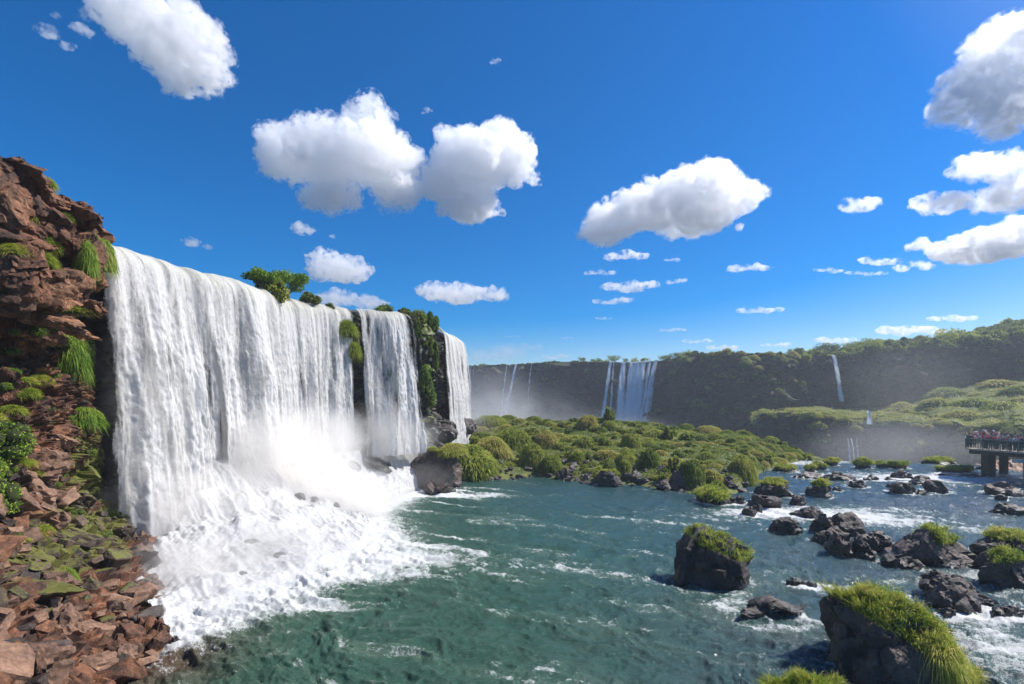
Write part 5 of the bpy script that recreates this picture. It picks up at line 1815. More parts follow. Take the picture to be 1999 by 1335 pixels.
for k in range(260):
    px_ = 1485 + 600 * r.random()
    if k < 60:
        px_ = 1485 + 250 * r.random()
    t_ = (r.random() ** 1.2) * (.35 if px_ < 1740 else 1)
    p = shelf_at(px_, t_)
    s = (.9 + 2.2 * r.random() ** 1.8) * (1.0 if px_ > 1740 else .75)
    bushy = r.random() < .4
    src = bushes[k % 4] if bushy else mounds[k % 6]
    side = ('left of the small spill' if px_ < 1680 else 'by the small spill' if px_ < 1740 else 'left of the platform' if px_ < 1880 else 'behind the platform') + (', near its edge' if t_ < .3 else ', further back')
    o = addobj('low_bush' if bushy else 'grass_mound', src, loc=p - np.array([0, 0, .3 * s]), rot=(0, 0, r.random() * 6.28), scale=(s * (1 + .6 * r.random()), s, s * .62))
    lab = size_word(s, 1.4, 2.2) + (' leafy bush' if bushy else ' grassy mound') + ' on the gorge shelf, ' + side
    tag(o, lab, 'bush' if bushy else 'grass mound', lab.replace('bush', 'bushes', 1).replace('mound', 'mounds', 1))

# shrubs along the rim of the far cliff and creeping over its face
shr = [bush_mesh('shrub', 90 + k, n=1500, dims=(1, 1, .85), size=.11, clumps=18, m='leaf') for k in range(5)]
for k in range(215):
    u_ = 860 + 1240 * (k + r.random()) / 215
    i = int(np.interp(u_, pxf, np.arange(len(pxf))))
    off = 1 + 9 * r.random() ** 1.5
    p = Wf[i] - Nf[i] * off
    fall_gap = (1186 < u_ < 1300) or (1606 < u_ < 1628)
    if fall_gap and off < 5:
        p = Wf[i] - Nf[i] * 9
    s = (1.0 + 1.4 * r.random() ** 1.5) * (1.15 if u_ > 1650 else 1)
    lab = 'left stretch above the misty corner' if u_ < 1180 else 'middle stretch around the far waterfalls' if u_ < 1500 else 'right stretch above the bare rock'
    o = addobj('shrub', shr[k % 5], loc=(p[0], p[1], p[2] - .35 * s), rot=(0, 0, r.random() * 6.28), scale=(s * 1.5, s * 1.3, s * .8))
    lab = size_word(s, 1.3, 1.9) + ' shrub on the far cliff rim, ' + ('over the green middle cliff' if 1300 < u_ < 1500 else 'left of the slender waterfall' if 1500 <= u_ < 1618 else 'right of the slender waterfall' if 1618 <= u_ < 1750
          else 'in front of the rising wood' if u_ >= 1750 else column_word(u_).replace('below the low distant rim', 'above the thin far waterfalls').replace('below', 'above'))
    tag(o, lab, 'shrub', lab.replace('shrub', 'shrubs', 1))
for k in range(120):
    u_ = 1300 + 270 * r.random()
    tdep = r.random() ** 2.2 * .5
    i = int(np.interp(u_, pxf, np.arange(len(pxf))))
    p = gfar[i, int(tdep * (gfar.shape[1] - 1))]
    s = 1.0 + 1.5 * r.random() ** 1.5
    src = shr[k % 5] if k % 3 else mounds[k % 6]
    o = addobj('hanging_shrub', src, loc=p + np.array([0, .4 * s, -.2]), rot=(0, 0, r.random() * 6.28), scale=(s * 1.1, s, s * 1.0))
    lab = size_word(s, 1.3, 1.9) + ' rounded shrub ' + ('high' if tdep < .08 else 'halfway' if tdep < .25 else 'low') + ' on the green far cliff, ' + ('right of the wide waterfall' if u_ < 1390 else 'in its middle' if u_ < 1480 else 'towards the bare rock')
    tag(o, lab, 'shrub', lab.replace('shrub', 'shrubs', 1))
# the plateau forest right of the middle: one thick mass of low wood, plus the trees one can tell apart
nF = 260
fv = []
for k in range(nF):
    u_ = 1590 + 560 * r.random()
    i = int(np.interp(u_, pxf, np.arange(len(pxf))))
    j = int(1 + 24 * r.random())
    p = Gp[i, j]
    s = 1.8 + 1.9 * r.random()
    o = addobj('forest_tree', shr[k % 5], loc=(p[0], p[1], p[2] - .1 * s), rot=(0, 0, r.random() * 6.28), scale=(s * 1.3, s * 1.2, s * (.8 + .5 * r.random())))
    lab = size_word(s, 2.4, 3.1) + ' tree crown ' + ('at the front' if j < 8 else 'in the middle' if j < 16 else 'at the back') + ' of the plateau wood, ' + ('left end' if u_ < 1690 else 'below the dark pointed tree' if u_ < 1820 else 'below the wide umbrella tree' if u_ < 1910 else 'right end')
    tag(o, lab, 'tree', lab.replace('crown', 'crowns', 1))


def rim_tree(px_, py_top, w, h, lab, seed, low=.45, flat=.5, off=10, **kw):
    i = int(np.interp(px_, pxf, np.arange(len(pxf))))
    p = Wf[i] - Nf[i] * off
    Y = p[1]
    H_ = h * Y / FOC
    z0 = CAMZ + (HOR - py_top) * Y / FOC - H_
    tree(((px_ - 1000) * Y / FOC, Y, z0), H_, w * Y / FOC * 1.15, lab, seed, low * .35, flat, 1500, leafsize=w * Y / FOC * .03, **kw)


rim_tree(1337, 681, 26, 26, 'lone flat topped tree on the skyline, taller of a close pair above the green cliff', 1, .4, .4)
rim_tree(1318, 686, 22, 20, 'shorter tree of a close pair above the green cliff', 2, .4, .4)
rim_tree(1137, 694, 16, 20, 'small round headed tree at the left end of the tree row on the rim', 3, .45, .4)
rim_tree(1165, 696, 22, 16, 'low spreading tree, second in the row on the rim', 4, .3)
rim_tree(1198, 691, 24, 20, 'broad tree standing above the left edge of the far waterfall', 5, .35)
rim_tree(1222, 697, 12, 14, 'small tree directly above the far waterfall', 6, .35)
rim_tree(1240, 697, 16, 15, 'rounded tree above the middle of the far waterfall', 7, .3)
rim_tree(1260, 696, 18, 15, 'rounded tree above the right part of the far waterfall', 8, .3)
rim_tree(1298, 692, 22, 16, 'spreading tree right of the far waterfall crest', 9, .3)
rim_tree(1545, 678, 18, 22, 'dark round tree on the rim above the green middle cliff', 10, .2)
rim_tree(1615, 670, 46, 26, 'umbrella shaped tree at the left of the plateau wood', 11, .35, .35, off=14)
rim_tree(1660, 664, 30, 24, 'leafy umbrella tree right of the first one', 12, .35, .35, off=16)
rim_tree(1708, 655, 42, 36, 'large rounded plateau tree standing above its neighbours', 13, .25, .5, off=18)
rim_tree(1755, 660, 40, 30, 'pale spreading tree between the rounded tree and the dark pointed one', 14, .3, .5, off=20)
rim_tree(1798, 651, 22, 32, 'dark pointed tree in a gap of the plateau wood', 15, .15, .9, off=20)
rim_tree(1862, 639, 66, 44, 'wide dark umbrella tree high on the plateau', 16, .35, .35, off=26)
rim_tree(1925, 632, 44, 44, 'tall tree between the wide umbrella tree and the right edge', 17, .3, .5, off=30)
rim_tree(1990, 617, 50, 60, 'highest tree of the plateau, cut by the right edge of the photo', 18, .3, .5, off=34)
rim_tree(1960, 628, 60, 50, 'broad crown just left of the highest tree', 19, .3, .5, off=34)
rim_tree(918, 712, 12, 14, 'small windblown tree at the left end of the distant rim', 20, .4)
rim_tree(945, 713, 12, 12, 'low tree next to the windblown one on the distant rim', 21, .3)
rim_tree(985, 710, 20, 14, 'rounded shrubby tree on the distant rim above the thin waterfalls', 22, .2)
rim_tree(1034, 706, 8, 14, 'thin small tree on the distant rim', 23, .4)
rim_tree(1075, 708, 12, 10, 'low round tree on the distant rim left of the row', 24, .3)

# trees and shrubs on the lip of the near falls
def crest_plant(px_, py_top, w, h, lab, seed, kind='tree', back=1.6, m='leaf', **kw):
    i = int(np.interp(px_, pxAll, np.arange(len(pxAll))))
    p = WAll[i] - NAll[i] * back
    Y = p[1]
    H_ = h * Y / FOC
    z0 = CAMZ + (HOR - py_top) * Y / FOC - H_
    x = (px_ - 1000) * Y / FOC
    if kind == 'tree':
        tree((x, Y, z0), H_, w * Y / FOC, lab, seed, group='plants on the lip of the near falls', m=m, **kw)
    else:
        me = bush_mesh('shrub', seed, n=2600, dims=(1, 1, .8), size=.075, clumps=24, m=m)
        tag(addobj('shrub', me, loc=(x, Y, z0), scale=(w * Y / FOC * .5, w * Y / FOC * .4, H_ / .85)), lab, 'shrub', 'plants on the lip of the near falls')


crest_plant(510, 524, 62, 42, 'feathery green tree on the waterfall crest, left of a pair', 201, crown_low=.12, flat=.3, n=3000, m='hang', leafsize=.10)
crest_plant(560, 528, 84, 54, 'larger feathery tree on the waterfall crest with a branch leaning right', 202, crown_low=.1, flat=.3, n=4200, m='hang', leafsize=.10, lean=.06)
crest_plant(532, 545, 70, 36, 'dense undergrowth bush between the two crest trees', 203, 'bush', m='leaf')
crest_plant(606, 573, 50, 16, 'low brown green shrub on the crest right of the trees', 204, 'bush', back=1.0)
crest_plant(643, 594, 26, 14, 'small reddish shrub where the first curtain of water ends', 205, 'bush', back=.8)
crest_plant(752, 598, 46, 14, 'flat bright shrub on the crest of the second waterfall', 206, 'bush', m='hang', back=1.5)
crest_plant(790, 604, 40, 16, 'dark round shrub on the crest of the second waterfall', 207, 'bush', back=1.5)
crest_plant(818, 608, 40, 20, 'shrub on top of the green cliff corner, the left one', 208, 'bush', back=.3, m='leaf')
crest_plant(843, 612, 36, 28, 'shrub on top of the green cliff corner, the right one', 209, 'bush', back=.3, m='hang')
crest_plant(886, 668, 14, 22, 'dark shrub on the rock at the far end of the near wall', 210, 'bush', back=.3)
# ferns hanging on the green cliff corner and the rib
for k, (px_, py_, w, h, lab) in enumerate([(836, 668, 26, 60, 'hanging green plants high on the green cliff corner'), (832, 742, 34, 64, 'bright green moss mass in the middle of the green cliff corner'),
                                           (842, 775, 26, 48, 'lowest bright moss patch of the green cliff corner'), (850, 700, 16, 70, 'narrow green streak at the right edge of the cliff corner'),
                                           (678, 630, 34, 60, 'dry yellow green grass hanging over the mossy rib'), (692, 672, 26, 60, 'brown grass lower on the mossy rib'), (818, 648, 20, 40, 'reddish plants beside the second waterfall'),
                                           (888, 700, 12, 40, 'moss on the rock at the far end of the near wall')]):
    i = int(np.interp(px_, pxAll, np.arange(len(pxAll))))
    p = WAll[i] + NAll[i] * (1.0 if 800 < px_ < 860 else .5)
    Y = p[1] 
    c = P(px_, py_, Y - .3)
    src = drapes[k % 2] if k not in (4, 5) else softs[0]
    tag(addobj('hanging_plants', src, loc=c - np.array([0, 0, h * Y / FOC * .3]), rot=(0, 0, k * 1.0), scale=(w * Y / FOC * .5, w * Y / FOC * .5, h * Y / FOC * .5)), lab, 'plants', 'plants on the near waterfall wall')

# ---------------------------------------------------------------- far waterfalls
def far_fall(px0, px1, py_bot, Yoff, strands, label, seed, cov0=.55):
    i0, i1 = np.interp([px0, px1], pxf, np.arange(len(pxf)))
    ii = np.linspace(i0, i1, 120)
    W = np.stack([np.interp(ii, np.arange(len(Wf)), Wf[:, k]) for k in range(3)], 1)
    Nn = np.stack([np.interp(ii, np.arange(len(Wf)), Nf[:, k]) for k in range(3)], 1)
    s = np.r_[0, np.cumsum(np.linalg.norm(np.diff(W[:, :2], axis=0), axis=1))]
    pw_ = W[:, 0] / W[:, 1] * FOC + 1000
    W = W + Nn * Yoff
    zb = CAMZ - (py_bot - HOR) * W[:, 1] / FOC
    root = addobj('far_waterfall', None, loc=(W[0, 0], W[0, 1], zb[0]))
    tag(root, label, 'waterfall')
    bpy.context.view_layer.update()
    for L in range(2):
        nv_ = 110
        t = np.linspace(0, 1, nv_)
        drop = (W[:, 2] - zb)[:, None] * t[None]
        S = np.repeat(s[:, None], nv_, 1)
        ropes = fbm(np.stack([S * .8, drop * .12, S * 0 + L + seed], -1), 4, seed)
        out = .9 * np.sqrt(drop + .01) * (.6 + .3 * L) + 1.6 * ropes * np.minimum(1, drop * .15) + .13 * drop
        g = W[:, None] + Nn[:, None] * out[..., None]
        g[..., 2] = W[:, 2][:, None] - drop + .15
        PW = np.repeat(pw_[:, None], nv_, 1)
        c = np.full(S.shape, .18)
        for (pc, wp, a, drift, spread) in strands:
            wid = wp * (1 + spread * t[None])
            c = np.maximum(c, .18 + a * np.exp(-((PW - pc - drift * t[None]) / wid) ** 2))
        c = c + (.03 if L else 0) 
        me = newmesh('water_sheet', g.reshape(-1, 3), gridfaces(120, nv_)[:, ::-1], [M['fallfar']], attrs={'fs': S * .6 + 9 * L, 'ft': drop * .6, 'cov': c})
        rel(addobj('water_sheet', me, root))


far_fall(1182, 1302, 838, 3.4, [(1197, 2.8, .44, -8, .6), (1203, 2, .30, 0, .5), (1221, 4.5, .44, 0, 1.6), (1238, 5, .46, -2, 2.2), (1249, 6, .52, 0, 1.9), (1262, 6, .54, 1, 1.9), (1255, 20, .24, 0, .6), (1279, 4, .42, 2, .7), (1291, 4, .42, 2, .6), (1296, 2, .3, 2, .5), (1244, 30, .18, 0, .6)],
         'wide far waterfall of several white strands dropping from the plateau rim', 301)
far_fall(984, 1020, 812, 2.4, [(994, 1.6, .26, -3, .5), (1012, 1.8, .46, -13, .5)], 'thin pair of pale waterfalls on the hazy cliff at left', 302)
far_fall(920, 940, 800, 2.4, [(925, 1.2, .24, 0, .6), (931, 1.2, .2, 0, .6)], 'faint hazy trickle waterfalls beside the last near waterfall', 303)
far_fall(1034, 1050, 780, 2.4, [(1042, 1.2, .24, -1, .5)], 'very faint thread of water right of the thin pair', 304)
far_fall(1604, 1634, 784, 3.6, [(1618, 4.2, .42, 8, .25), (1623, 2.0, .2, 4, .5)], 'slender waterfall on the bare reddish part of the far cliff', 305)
# small lower falls over the shelf
def shelf_fall(px0, px1, py0, py1, Y, label, seed, nst=3, dens=.34):
    n_, nv_ = 60, 80
    pxs = np.linspace(px0, px1, n_)
    t = np.linspace(0, 1, nv_)
    g = np.zeros((n_, nv_, 3))
    z0, z1 = CAMZ - (py0 - HOR) * Y / FOC, CAMZ - (py1 - HOR) * Y / FOC
    S = np.repeat(((pxs - px0) * Y / FOC)[:, None], nv_, 1)
    g[..., 0] = ((pxs - 1000) * Y / FOC)[:, None]
    g[..., 2] = z0 + (z1 - z0) * t[None]
    g[..., 1] = Y - 1.2 * np.sqrt(t)[None] - .8 * fbm(np.stack([S, g[..., 2] * .2, S * 0], -1), 3, seed)
    c = np.full(S.shape, .2)
    for k in range(nst):
        pc = (k + .5) / nst * (px1 - px0) * Y / FOC
        c = np.maximum(c, .2 + dens * np.exp(-((S - pc) / (.28 * S.max() / nst * (1 + t[None]))) ** 2))
    me = newmesh('far_waterfall', g.reshape(-1, 3), gridfaces(n_, nv_), [M['fallfar']], attrs={'fs': S, 'ft': -g[..., 2] + 30, 'cov': c})
    tag(addobj('far_waterfall', me), label, 'waterfall')
shelf_fall(1686, 1698, 802, 828, 149, 'short bright spill of water over the edge of the shelf', 311, 1, .45)
shelf_fall(1650, 1676, 856, 905, 132, 'veil of thin falls low in the misty gorge above the brink', 312, 3, .27)

# herbs and grass over the top of the shelf
r = np.random.default_rng(888)
i_ = r.integers(0, nu, 26000)
j_ = r.integers(0, nv, 26000)
b0 = top[i_, j_] + r.normal(0, .35, (26000, 3)) * np.array([1, 1, .05])
cl = fbm(b0 * .25, 3, 17)
v, f, rn = blades(len(b0), b0, np.tile([0, -.1, 1.0], (len(b0), 1)), 1.0 * (1 + .9 * cl), .10, .6, 33, .5, 2)
tag(addobj('shelf_grass', newmesh('shelf_grass', v, f, [M['grass']], attrs={'rnd': np.clip(rn * .5 + np.repeat(cl, 5) * .7 + .35, 0, 1)})), 'grass and herbs covering the top of the gorge shelf', 'grass', kind='stuff')

# bushes hanging over the edge of the shelf and on the bare cliff
r = np.random.default_rng(889)
for k in range(95):
    i = int(r.integers(5, int(nu * .62)))
    jj = int((nw - 2) - (r.random() ** 1.6) * 16)
    p = wallg[i, max(jj, 5)]
    s = .9 + 1.5 * r.random() ** 1.5
    pxx = p[0] / p[1] * FOC + 1000
    o = addobj('hanging_bush', (bigm[k % 3] if k % 2 else bushes[k % 4]), loc=p + np.array([0, .3, -.2 * s]), rot=(0, 0, r.random() * 6.28), scale=(s * 1.5, s, s * .95))
    lab = size_word(s, 1.2, 1.8) + ' bush hanging over the front edge of the gorge shelf, ' + ('left of the small spill' if pxx < 1685 else 'left of the platform' if pxx < 1880 else 'behind the platform')
    tag(o, lab, 'bush', lab.replace('bush', 'bushes', 1))
for k in range(60):
    u_ = 1500 + 560 * r.random() if k < 40 else 905 + 270 * r.random()
    i = int(np.interp(u_, pxf, np.arange(len(pxf))))
    p = gfar[i, int((.02 + .25 * r.random() ** 1.8) * gfar.shape[1])]
    s = .8 + 1.0 * r.random()
    o = addobj('hanging_shrub', shr[k % 5], loc=p + np.array([0, .4, 0]), rot=(0, 0, r.random() * 6.28), scale=(s * 1.4, s, s * 1.1))
    lab = size_word(s, 1.1, 1.5) + ' shrub clinging to the upper face of the far cliff, ' + ('left of the wide waterfall' if u_ < 1180 else 'near the slender waterfall' if u_ < 1750 else 'above the right shelf')
    tag(o, lab, 'shrub', lab.replace('shrub', 'shrubs', 1))
tag(addobj('grass_mound', bigm[1], loc=P(884, 884, 53.2), rot=(0, 0, 1), scale=(1.9, 1.3, 1.2)), 'mossy green cap over the right shoulder of the large headland boulder', 'grass mound')
tag(addobj('grass_mound', bigm[2], loc=P(846, 878, 52.6), rot=(0, 0, 2), scale=(.7, .6, .5)), 'small yellowish tuft on top of the large headland boulder', 'grass mound')

# ---------------------------------------------------------------- viewing platform
def simple_mat(name, col, rough=.7, metal=0.0, var=.25, scale=3.0):
    m, nt, b, out = mat(name)
    pos = nt.nodes.new('ShaderNodeTexCoord').outputs['Object']
    n = noise_tex(nt, scale, 5, .65, pos)
    c = mix(nt, ramp(nt, n, [(.35, 0), (.65, 1)]), tuple(x * (1 - var) for x in col), tuple(min(1, x * (1 + var)) for x in col))
    nt.links.new(c, b.inputs['Base Color'])
    b.inputs['Roughness'].default_value = rough
    b.inputs['Metallic'].default_value = metal
    return m


M['concrete'] = simple_mat('weathered_concrete', (.34, .29, .23), .85)
M['darkconc'] = simple_mat('dark_concrete', (.05, .04, .035), .85)  # darker concrete tone for the girders and most piers
M['rail'] = simple_mat('painted_rail_steel', (.16, .22, .20), .5)
M['railpale'] = simple_mat('pale_rail_steel', (.42, .42, .40), .5)
M['green'] = simple_mat('green_netting', (.02, .075, .055), .7)
DZ = 3.42


def box_mesh(name, x0, x1, y0, y1, z0, z1, m):
    v = np.array([[a, b_, c] for a in (x0, x1) for b_ in (y0, y1) for c in (z0, z1)], float)
    f = np.array([[0, 1, 3, 2], [4, 6, 7, 5], [0, 4, 5, 1], [2, 3, 7, 6], [0, 2, 6, 4], [1, 5, 7, 3]])
    return newmesh(name, v, f, [m], smooth=False)


def bar_geo(a, b_, w):
    a, b_ = np.array(a, float), np.array(b_, float)
    d = b_ - a
    d /= np.linalg.norm(d)
    s = np.cross(d, [0, 0, 1.0]) if abs(d[2]) < .9 else np.array([1.0, 0, 0])
    s /= np.linalg.norm(s)
    t = np.cross(d, s)
    c = [(-1, -1), (1, -1), (1, 1), (-1, 1)]
    v = np.array([p + (s * i + t * j) * w * .5 for p in (a, b_) for i, j in c])
    f = np.array([[0, 1, 5, 4], [1, 2, 6, 5], [2, 3, 7, 6], [3, 0, 4, 7], [3, 2, 1, 0], [4, 5, 6, 7]])
    return v, [f], np.zeros(8)


def bars(name, lst, m, parent):
    V, Fl, _ = join([bar_geo(*x) for x in lst])
    return rel(addobj(name, newmesh(name, V, Fl, [m], smooth=False), parent))


def prism(name, poly, z0, z1, m, parent=None):
    n = len(poly)
    bm = bmesh.new()
    lo = [bm.verts.new((x, y, z0)) for x, y in poly]
    hi = [bm.verts.new((x, y, z1)) for x, y in poly]
    bm.faces.new(hi)
    bm.faces.new(lo[::-1])
    for i in range(n):
        bm.faces.new((lo[i], lo[(i + 1) % n], hi[(i + 1) % n], hi[i]))
    bmesh.ops.recalc_face_normals(bm, faces=bm.faces)
    me = bpy.data.meshes.new(name)
    bm.to_mesh(me)
    bm.free()
    me.materials.append(m)
    o = addobj(name, me, parent)
    return rel(o) if parent else o


def platform(poly, railed, label, base, pale=False):
    root = addobj('viewing_platform', None, loc=base)
    tag(root, label, 'viewing platform')
    bpy.context.view_layer.update()
    prism('deck', poly, DZ - .16, DZ, M['concrete'], root)
    c = np.mean(poly, 0)
    inner = [tuple(c + (np.array(p) - c) * .965) for p in poly]
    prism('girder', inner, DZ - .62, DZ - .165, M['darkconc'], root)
    for a, b_ in railed:
        a, b_ = np.array(a, float), np.array(b_, float)
        L = np.linalg.norm(b_ - a)
        n = max(1, round(L / 1.6))
        for i in range(n + 1):
            p = a + (b_ - a) * i / n
            if i == n and not np.allclose(b_, railed[-1][1]):
                continue
            bars('post', [((*p, DZ), (*p, DZ + 1.12), .07)], M['rail'], root)
        bars('top_rail', [((*a, DZ + 1.15), (*b_, DZ + 1.15), .075)], M['railpale'] if pale else M['rail'], root)
        bars('middle_rail', [((*a, DZ + .72), (*b_, DZ + .72), .04)], M['rail'], root)
        bars('middle_rail', [((*a, DZ + .36), (*b_, DZ + .36), .04)], M['rail'], root)
        lst = []
        for k in range(int(L / .16)):
            p = a + (b_ - a) * (k + .5) * .16 / L
            lst.append(((*p, DZ + .08), (*p, DZ + 1.1), .06))
        for z in (.2, .5, .62, .86, .98):
            lst.append(((*a, DZ + z), (*b_, DZ + z), .022))
        o = bars('netting', lst, M['green'], root)
        o['kind'] = 'stuff'
    return root


poly1 = [(52.2, 59.0), (54.0, 54.6), (57.0, 51.0), (75, 43.5), (77, 46.5), (61.5, 54.5), (61, 60), (61, 66), (58.6, 66)]
pf = platform(poly1, [((52.3, 59.0), (54.1, 54.7)), ((54.1, 54.7), (57.0, 51.1)), ((57.0, 51.1), (75, 43.6)), ((58.6, 65.9), (52.3, 59.1)), ((61, 65.9), (58.7, 65.9))],
              'concrete viewing platform with green netted railing, jutting over the river at the right edge', (56, 58, 0))
for (x, y, w, d_) in ((55.8, 60.0, .9, .9), (58.6, 54.6, .5, .5), (60, 62.5, .6, .6), (70, 47, .6, .6), (55.8, 55.6, .35, .35)):
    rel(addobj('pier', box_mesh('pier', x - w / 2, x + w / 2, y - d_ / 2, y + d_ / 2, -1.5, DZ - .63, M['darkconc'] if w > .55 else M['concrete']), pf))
poly2 = [(61.6, 60.4), (92, 59), (92, 61.2), (61.6, 62.4)]
pf2 = platform(poly2, [((61.7, 60.5), (91.9, 59.1)), ((91.9, 61.1), (61.7, 62.3))], 'straight walkway with a pale handrail, joining the viewing platform from the right', (70, 61, 0), pale=True)
for x in (66, 74, 82, 90):
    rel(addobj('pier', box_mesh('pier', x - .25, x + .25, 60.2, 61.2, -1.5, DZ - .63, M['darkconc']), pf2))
bb = box_mesh('drain_pipe', 52.9, 54.6, 53.9, 54.2, DZ - 1.08, DZ - .74, M['railpale'])
rel(addobj('drain_pipe', bb, pf))
# rocky bank under the platform
nu, nv = 150, 30
gx = np.linspace(1905, 2500, nu)
gt = np.linspace(0, 1, nv)
Yk = 64 + 10 * gt[None] + 0 * gx[:, None]
Xk = (gx[:, None] - 1000) * Yk / FOC
zk = -.5 + 1.3 * np.sin(np.clip(gt * 1.15, 0, 1) * math.pi)[None] * sstep(1905, 1935, gx)[:, None]
g = np.stack([Xk, Yk, zk + 0 * Xk], -1)
g[..., 2] += .35 * fbm(g * .8, 4, 3) + facets(g, 1.0, .35, 70)
me = newmesh('river_bank', g.reshape(-1, 3), gridfaces(nu, nv)[:, ::-1], [M['bank']], smooth=False)
tag(addobj('river_bank', me), 'reddish flat rock bank under the viewing platform', kind='structure')

# ---------------------------------------------------------------- people
def skin(pts, edges, radii, name, sub=1):
    me = bpy.data.meshes.new(name)
    me.from_pydata([tuple(p) for p in pts], edges, [])
    o = bpy.data.objects.new(name, me)
    COL.objects.link(o)
    md = o.modifiers.new('s', 'SKIN')
    for v, r_ in zip(me.skin_vertices[0].data, radii):
        v.radius = (r_, r_ * .85) if np.isscalar(r_) else r_
    me.skin_vertices[0].data[0].use_root = True
    ss = o.modifiers.new('u', 'SUBSURF')
    ss.levels = ss.render_levels = sub
    dg = bpy.context.evaluated_depsgraph_get()
    m2 = bpy.data.meshes.new_from_object(o.evaluated_get(dg))
    m2.name = name
    bpy.data.objects.remove(o)
    for p in m2.polygons:
        p.use_smooth = True
    m2.materials.clear()
    m2.materials.append(M['skin'])
    return m2


M['skin'] = simple_mat('skin', (.42, .26, .19), .6, var=.05)


def pose(kind):
    """joints of a standing figure 1.7 m tall facing -Y"""
    J = dict(pelvis=(0, 0, .93), waist=(0, 0, 1.08), chest=(0, -.01, 1.30), neck=(0, -.01, 1.46), jaw=(0, -.03, 1.53), head=(0, -.02, 1.62), crown=(0, -.005, 1.68))
    for s, n in ((-1, 'l'), (1, 'r')):
        J['hip' + n] = (.09 * s, 0, .90)
        J['knee' + n] = (.10 * s, -.02, .49)
        J['ankle' + n] = (.11 * s, .02, .08)
        J['toe' + n] = (.13 * s, -.14, .035)
        J['sh' + n] = (.18 * s, 0, 1.40)
        J['elb' + n] = (.25 * s, .02, 1.13)
        J['hand' + n] = (.24 * s, -.06, .88)
    if kind == 1:                                            # both hands on the rail
        J['elbl'], J['elbr'] = (-.27, -.06, 1.15), (.27, -.06, 1.15)
        J['handl'], J['handr'] = (-.20, -.32, 1.10), (.20, -.32, 1.10)
    if kind == 2:                                            # taking a picture
        J['elbl'], J['elbr'] = (-.27, -.16, 1.22), (.27, -.16, 1.22)
        J['handl'], J['handr'] = (-.06, -.30, 1.56), (.06, -.30, 1.56)
    if kind == 3:                                            # one arm raised, weight on one leg
        J['elbr'], J['handr'] = (.34, -.04, 1.50), (.30, -.10, 1.78)
        J['kneel'] = (-.11, -.10, .50)
    return J


def make_person(kind):
    J = pose(kind)
    names = ['pelvis', 'waist', 'chest', 'neck', 'jaw', 'head', 'crown', 'hipl', 'kneel', 'anklel', 'toel', 'hipr', 'kneer', 'ankler', 'toer', 'shl', 'elbl', 'handl', 'shr', 'elbr', 'handr']
    R0 = dict(pelvis=.135, waist=.125, chest=.15, neck=.055, jaw=.075, head=.095, crown=.06, hip=.095, knee=.06, ankle=.042, toe=.04, sh=.065, elb=.043, hand=.036)
    E = [('pelvis', 'waist'), ('waist', 'chest'), ('chest', 'neck'), ('neck', 'jaw'), ('jaw', 'head'), ('head', 'crown')]
    for n in 'lr':
        E += [('pelvis', 'hip' + n), ('hip' + n, 'knee' + n), ('knee' + n, 'ankle' + n), ('ankle' + n, 'toe' + n), ('chest', 'sh' + n), ('sh' + n, 'elb' + n), ('elb' + n, 'hand' + n)]
    ix = {n: i for i, n in enumerate(names)}
    rad = [R0.get(n, R0.get(n[:-1], .05)) for n in names]
    body = skin([J[n] for n in names], [(ix[a], ix[b_]) for a, b_ in E], rad, 'person')
    tn = ['pelvis', 'waist', 'chest', 'neck', 'shl', 'elbl', 'shr', 'elbr', 'handl', 'handr']
    JJ = dict(J)
    JJ['neck'] = (0, -.01, 1.43)
    for n in 'lr':
        e, h_ = np.array(J['elb' + n]), np.array(J['hand' + n])
        JJ['hand' + n] = tuple(e + (h_ - e) * .75)
    JJ['pelvis'] = (0, 0, .88)
    ix2 = {n: i for i, n in enumerate(tn)}
    RT = dict(pelvis=.17, waist=.155, chest=.175, neck=.075, sh=.085, elb=.062, hand=.052)
    jk = skin([JJ[n] for n in tn], [(ix2[a], ix2[b_]) for a, b_ in [('pelvis', 'waist'), ('waist', 'chest'), ('chest', 'neck'), ('chest', 'shl'), ('shl', 'elbl'), ('elbl', 'handl'), ('chest', 'shr'), ('shr', 'elbr'), ('elbr', 'handr')]],
              [RT.get(n, RT.get(n[:-1], .05)) for n in tn], 'jacket')
    un = ['pelvis', 'hipl', 'kneel', 'anklel', 'hipr', 'kneer', 'ankler']
    RU = dict(pelvis=.15, hip=.11, knee=.078, ankle=.062)
    ix3 = {n: i for i, n in enumerate(un)}
    tr = skin([J[n] for n in un], [(ix3[a], ix3[b_]) for a, b_ in [('pelvis', 'hipl'), ('hipl', 'kneel'), ('kneel', 'anklel'), ('pelvis', 'hipr'), ('hipr', 'kneer'), ('kneer', 'ankler')]],
              [RU.get(n, RU.get(n[:-1], .05)) for n in un], 'trousers')
    v, f = ico(3)
    h = v * np.array([.105, .115, .115]) + np.array([0, .012, 1.635])
    keep = ~((v[:, 1] < -.25) & (v[:, 2] < .35))
    fm = keep[f].all(1)
    hair = newmesh('hair', h, f[fm], [M['skin']])
    return body, jk, tr, hair


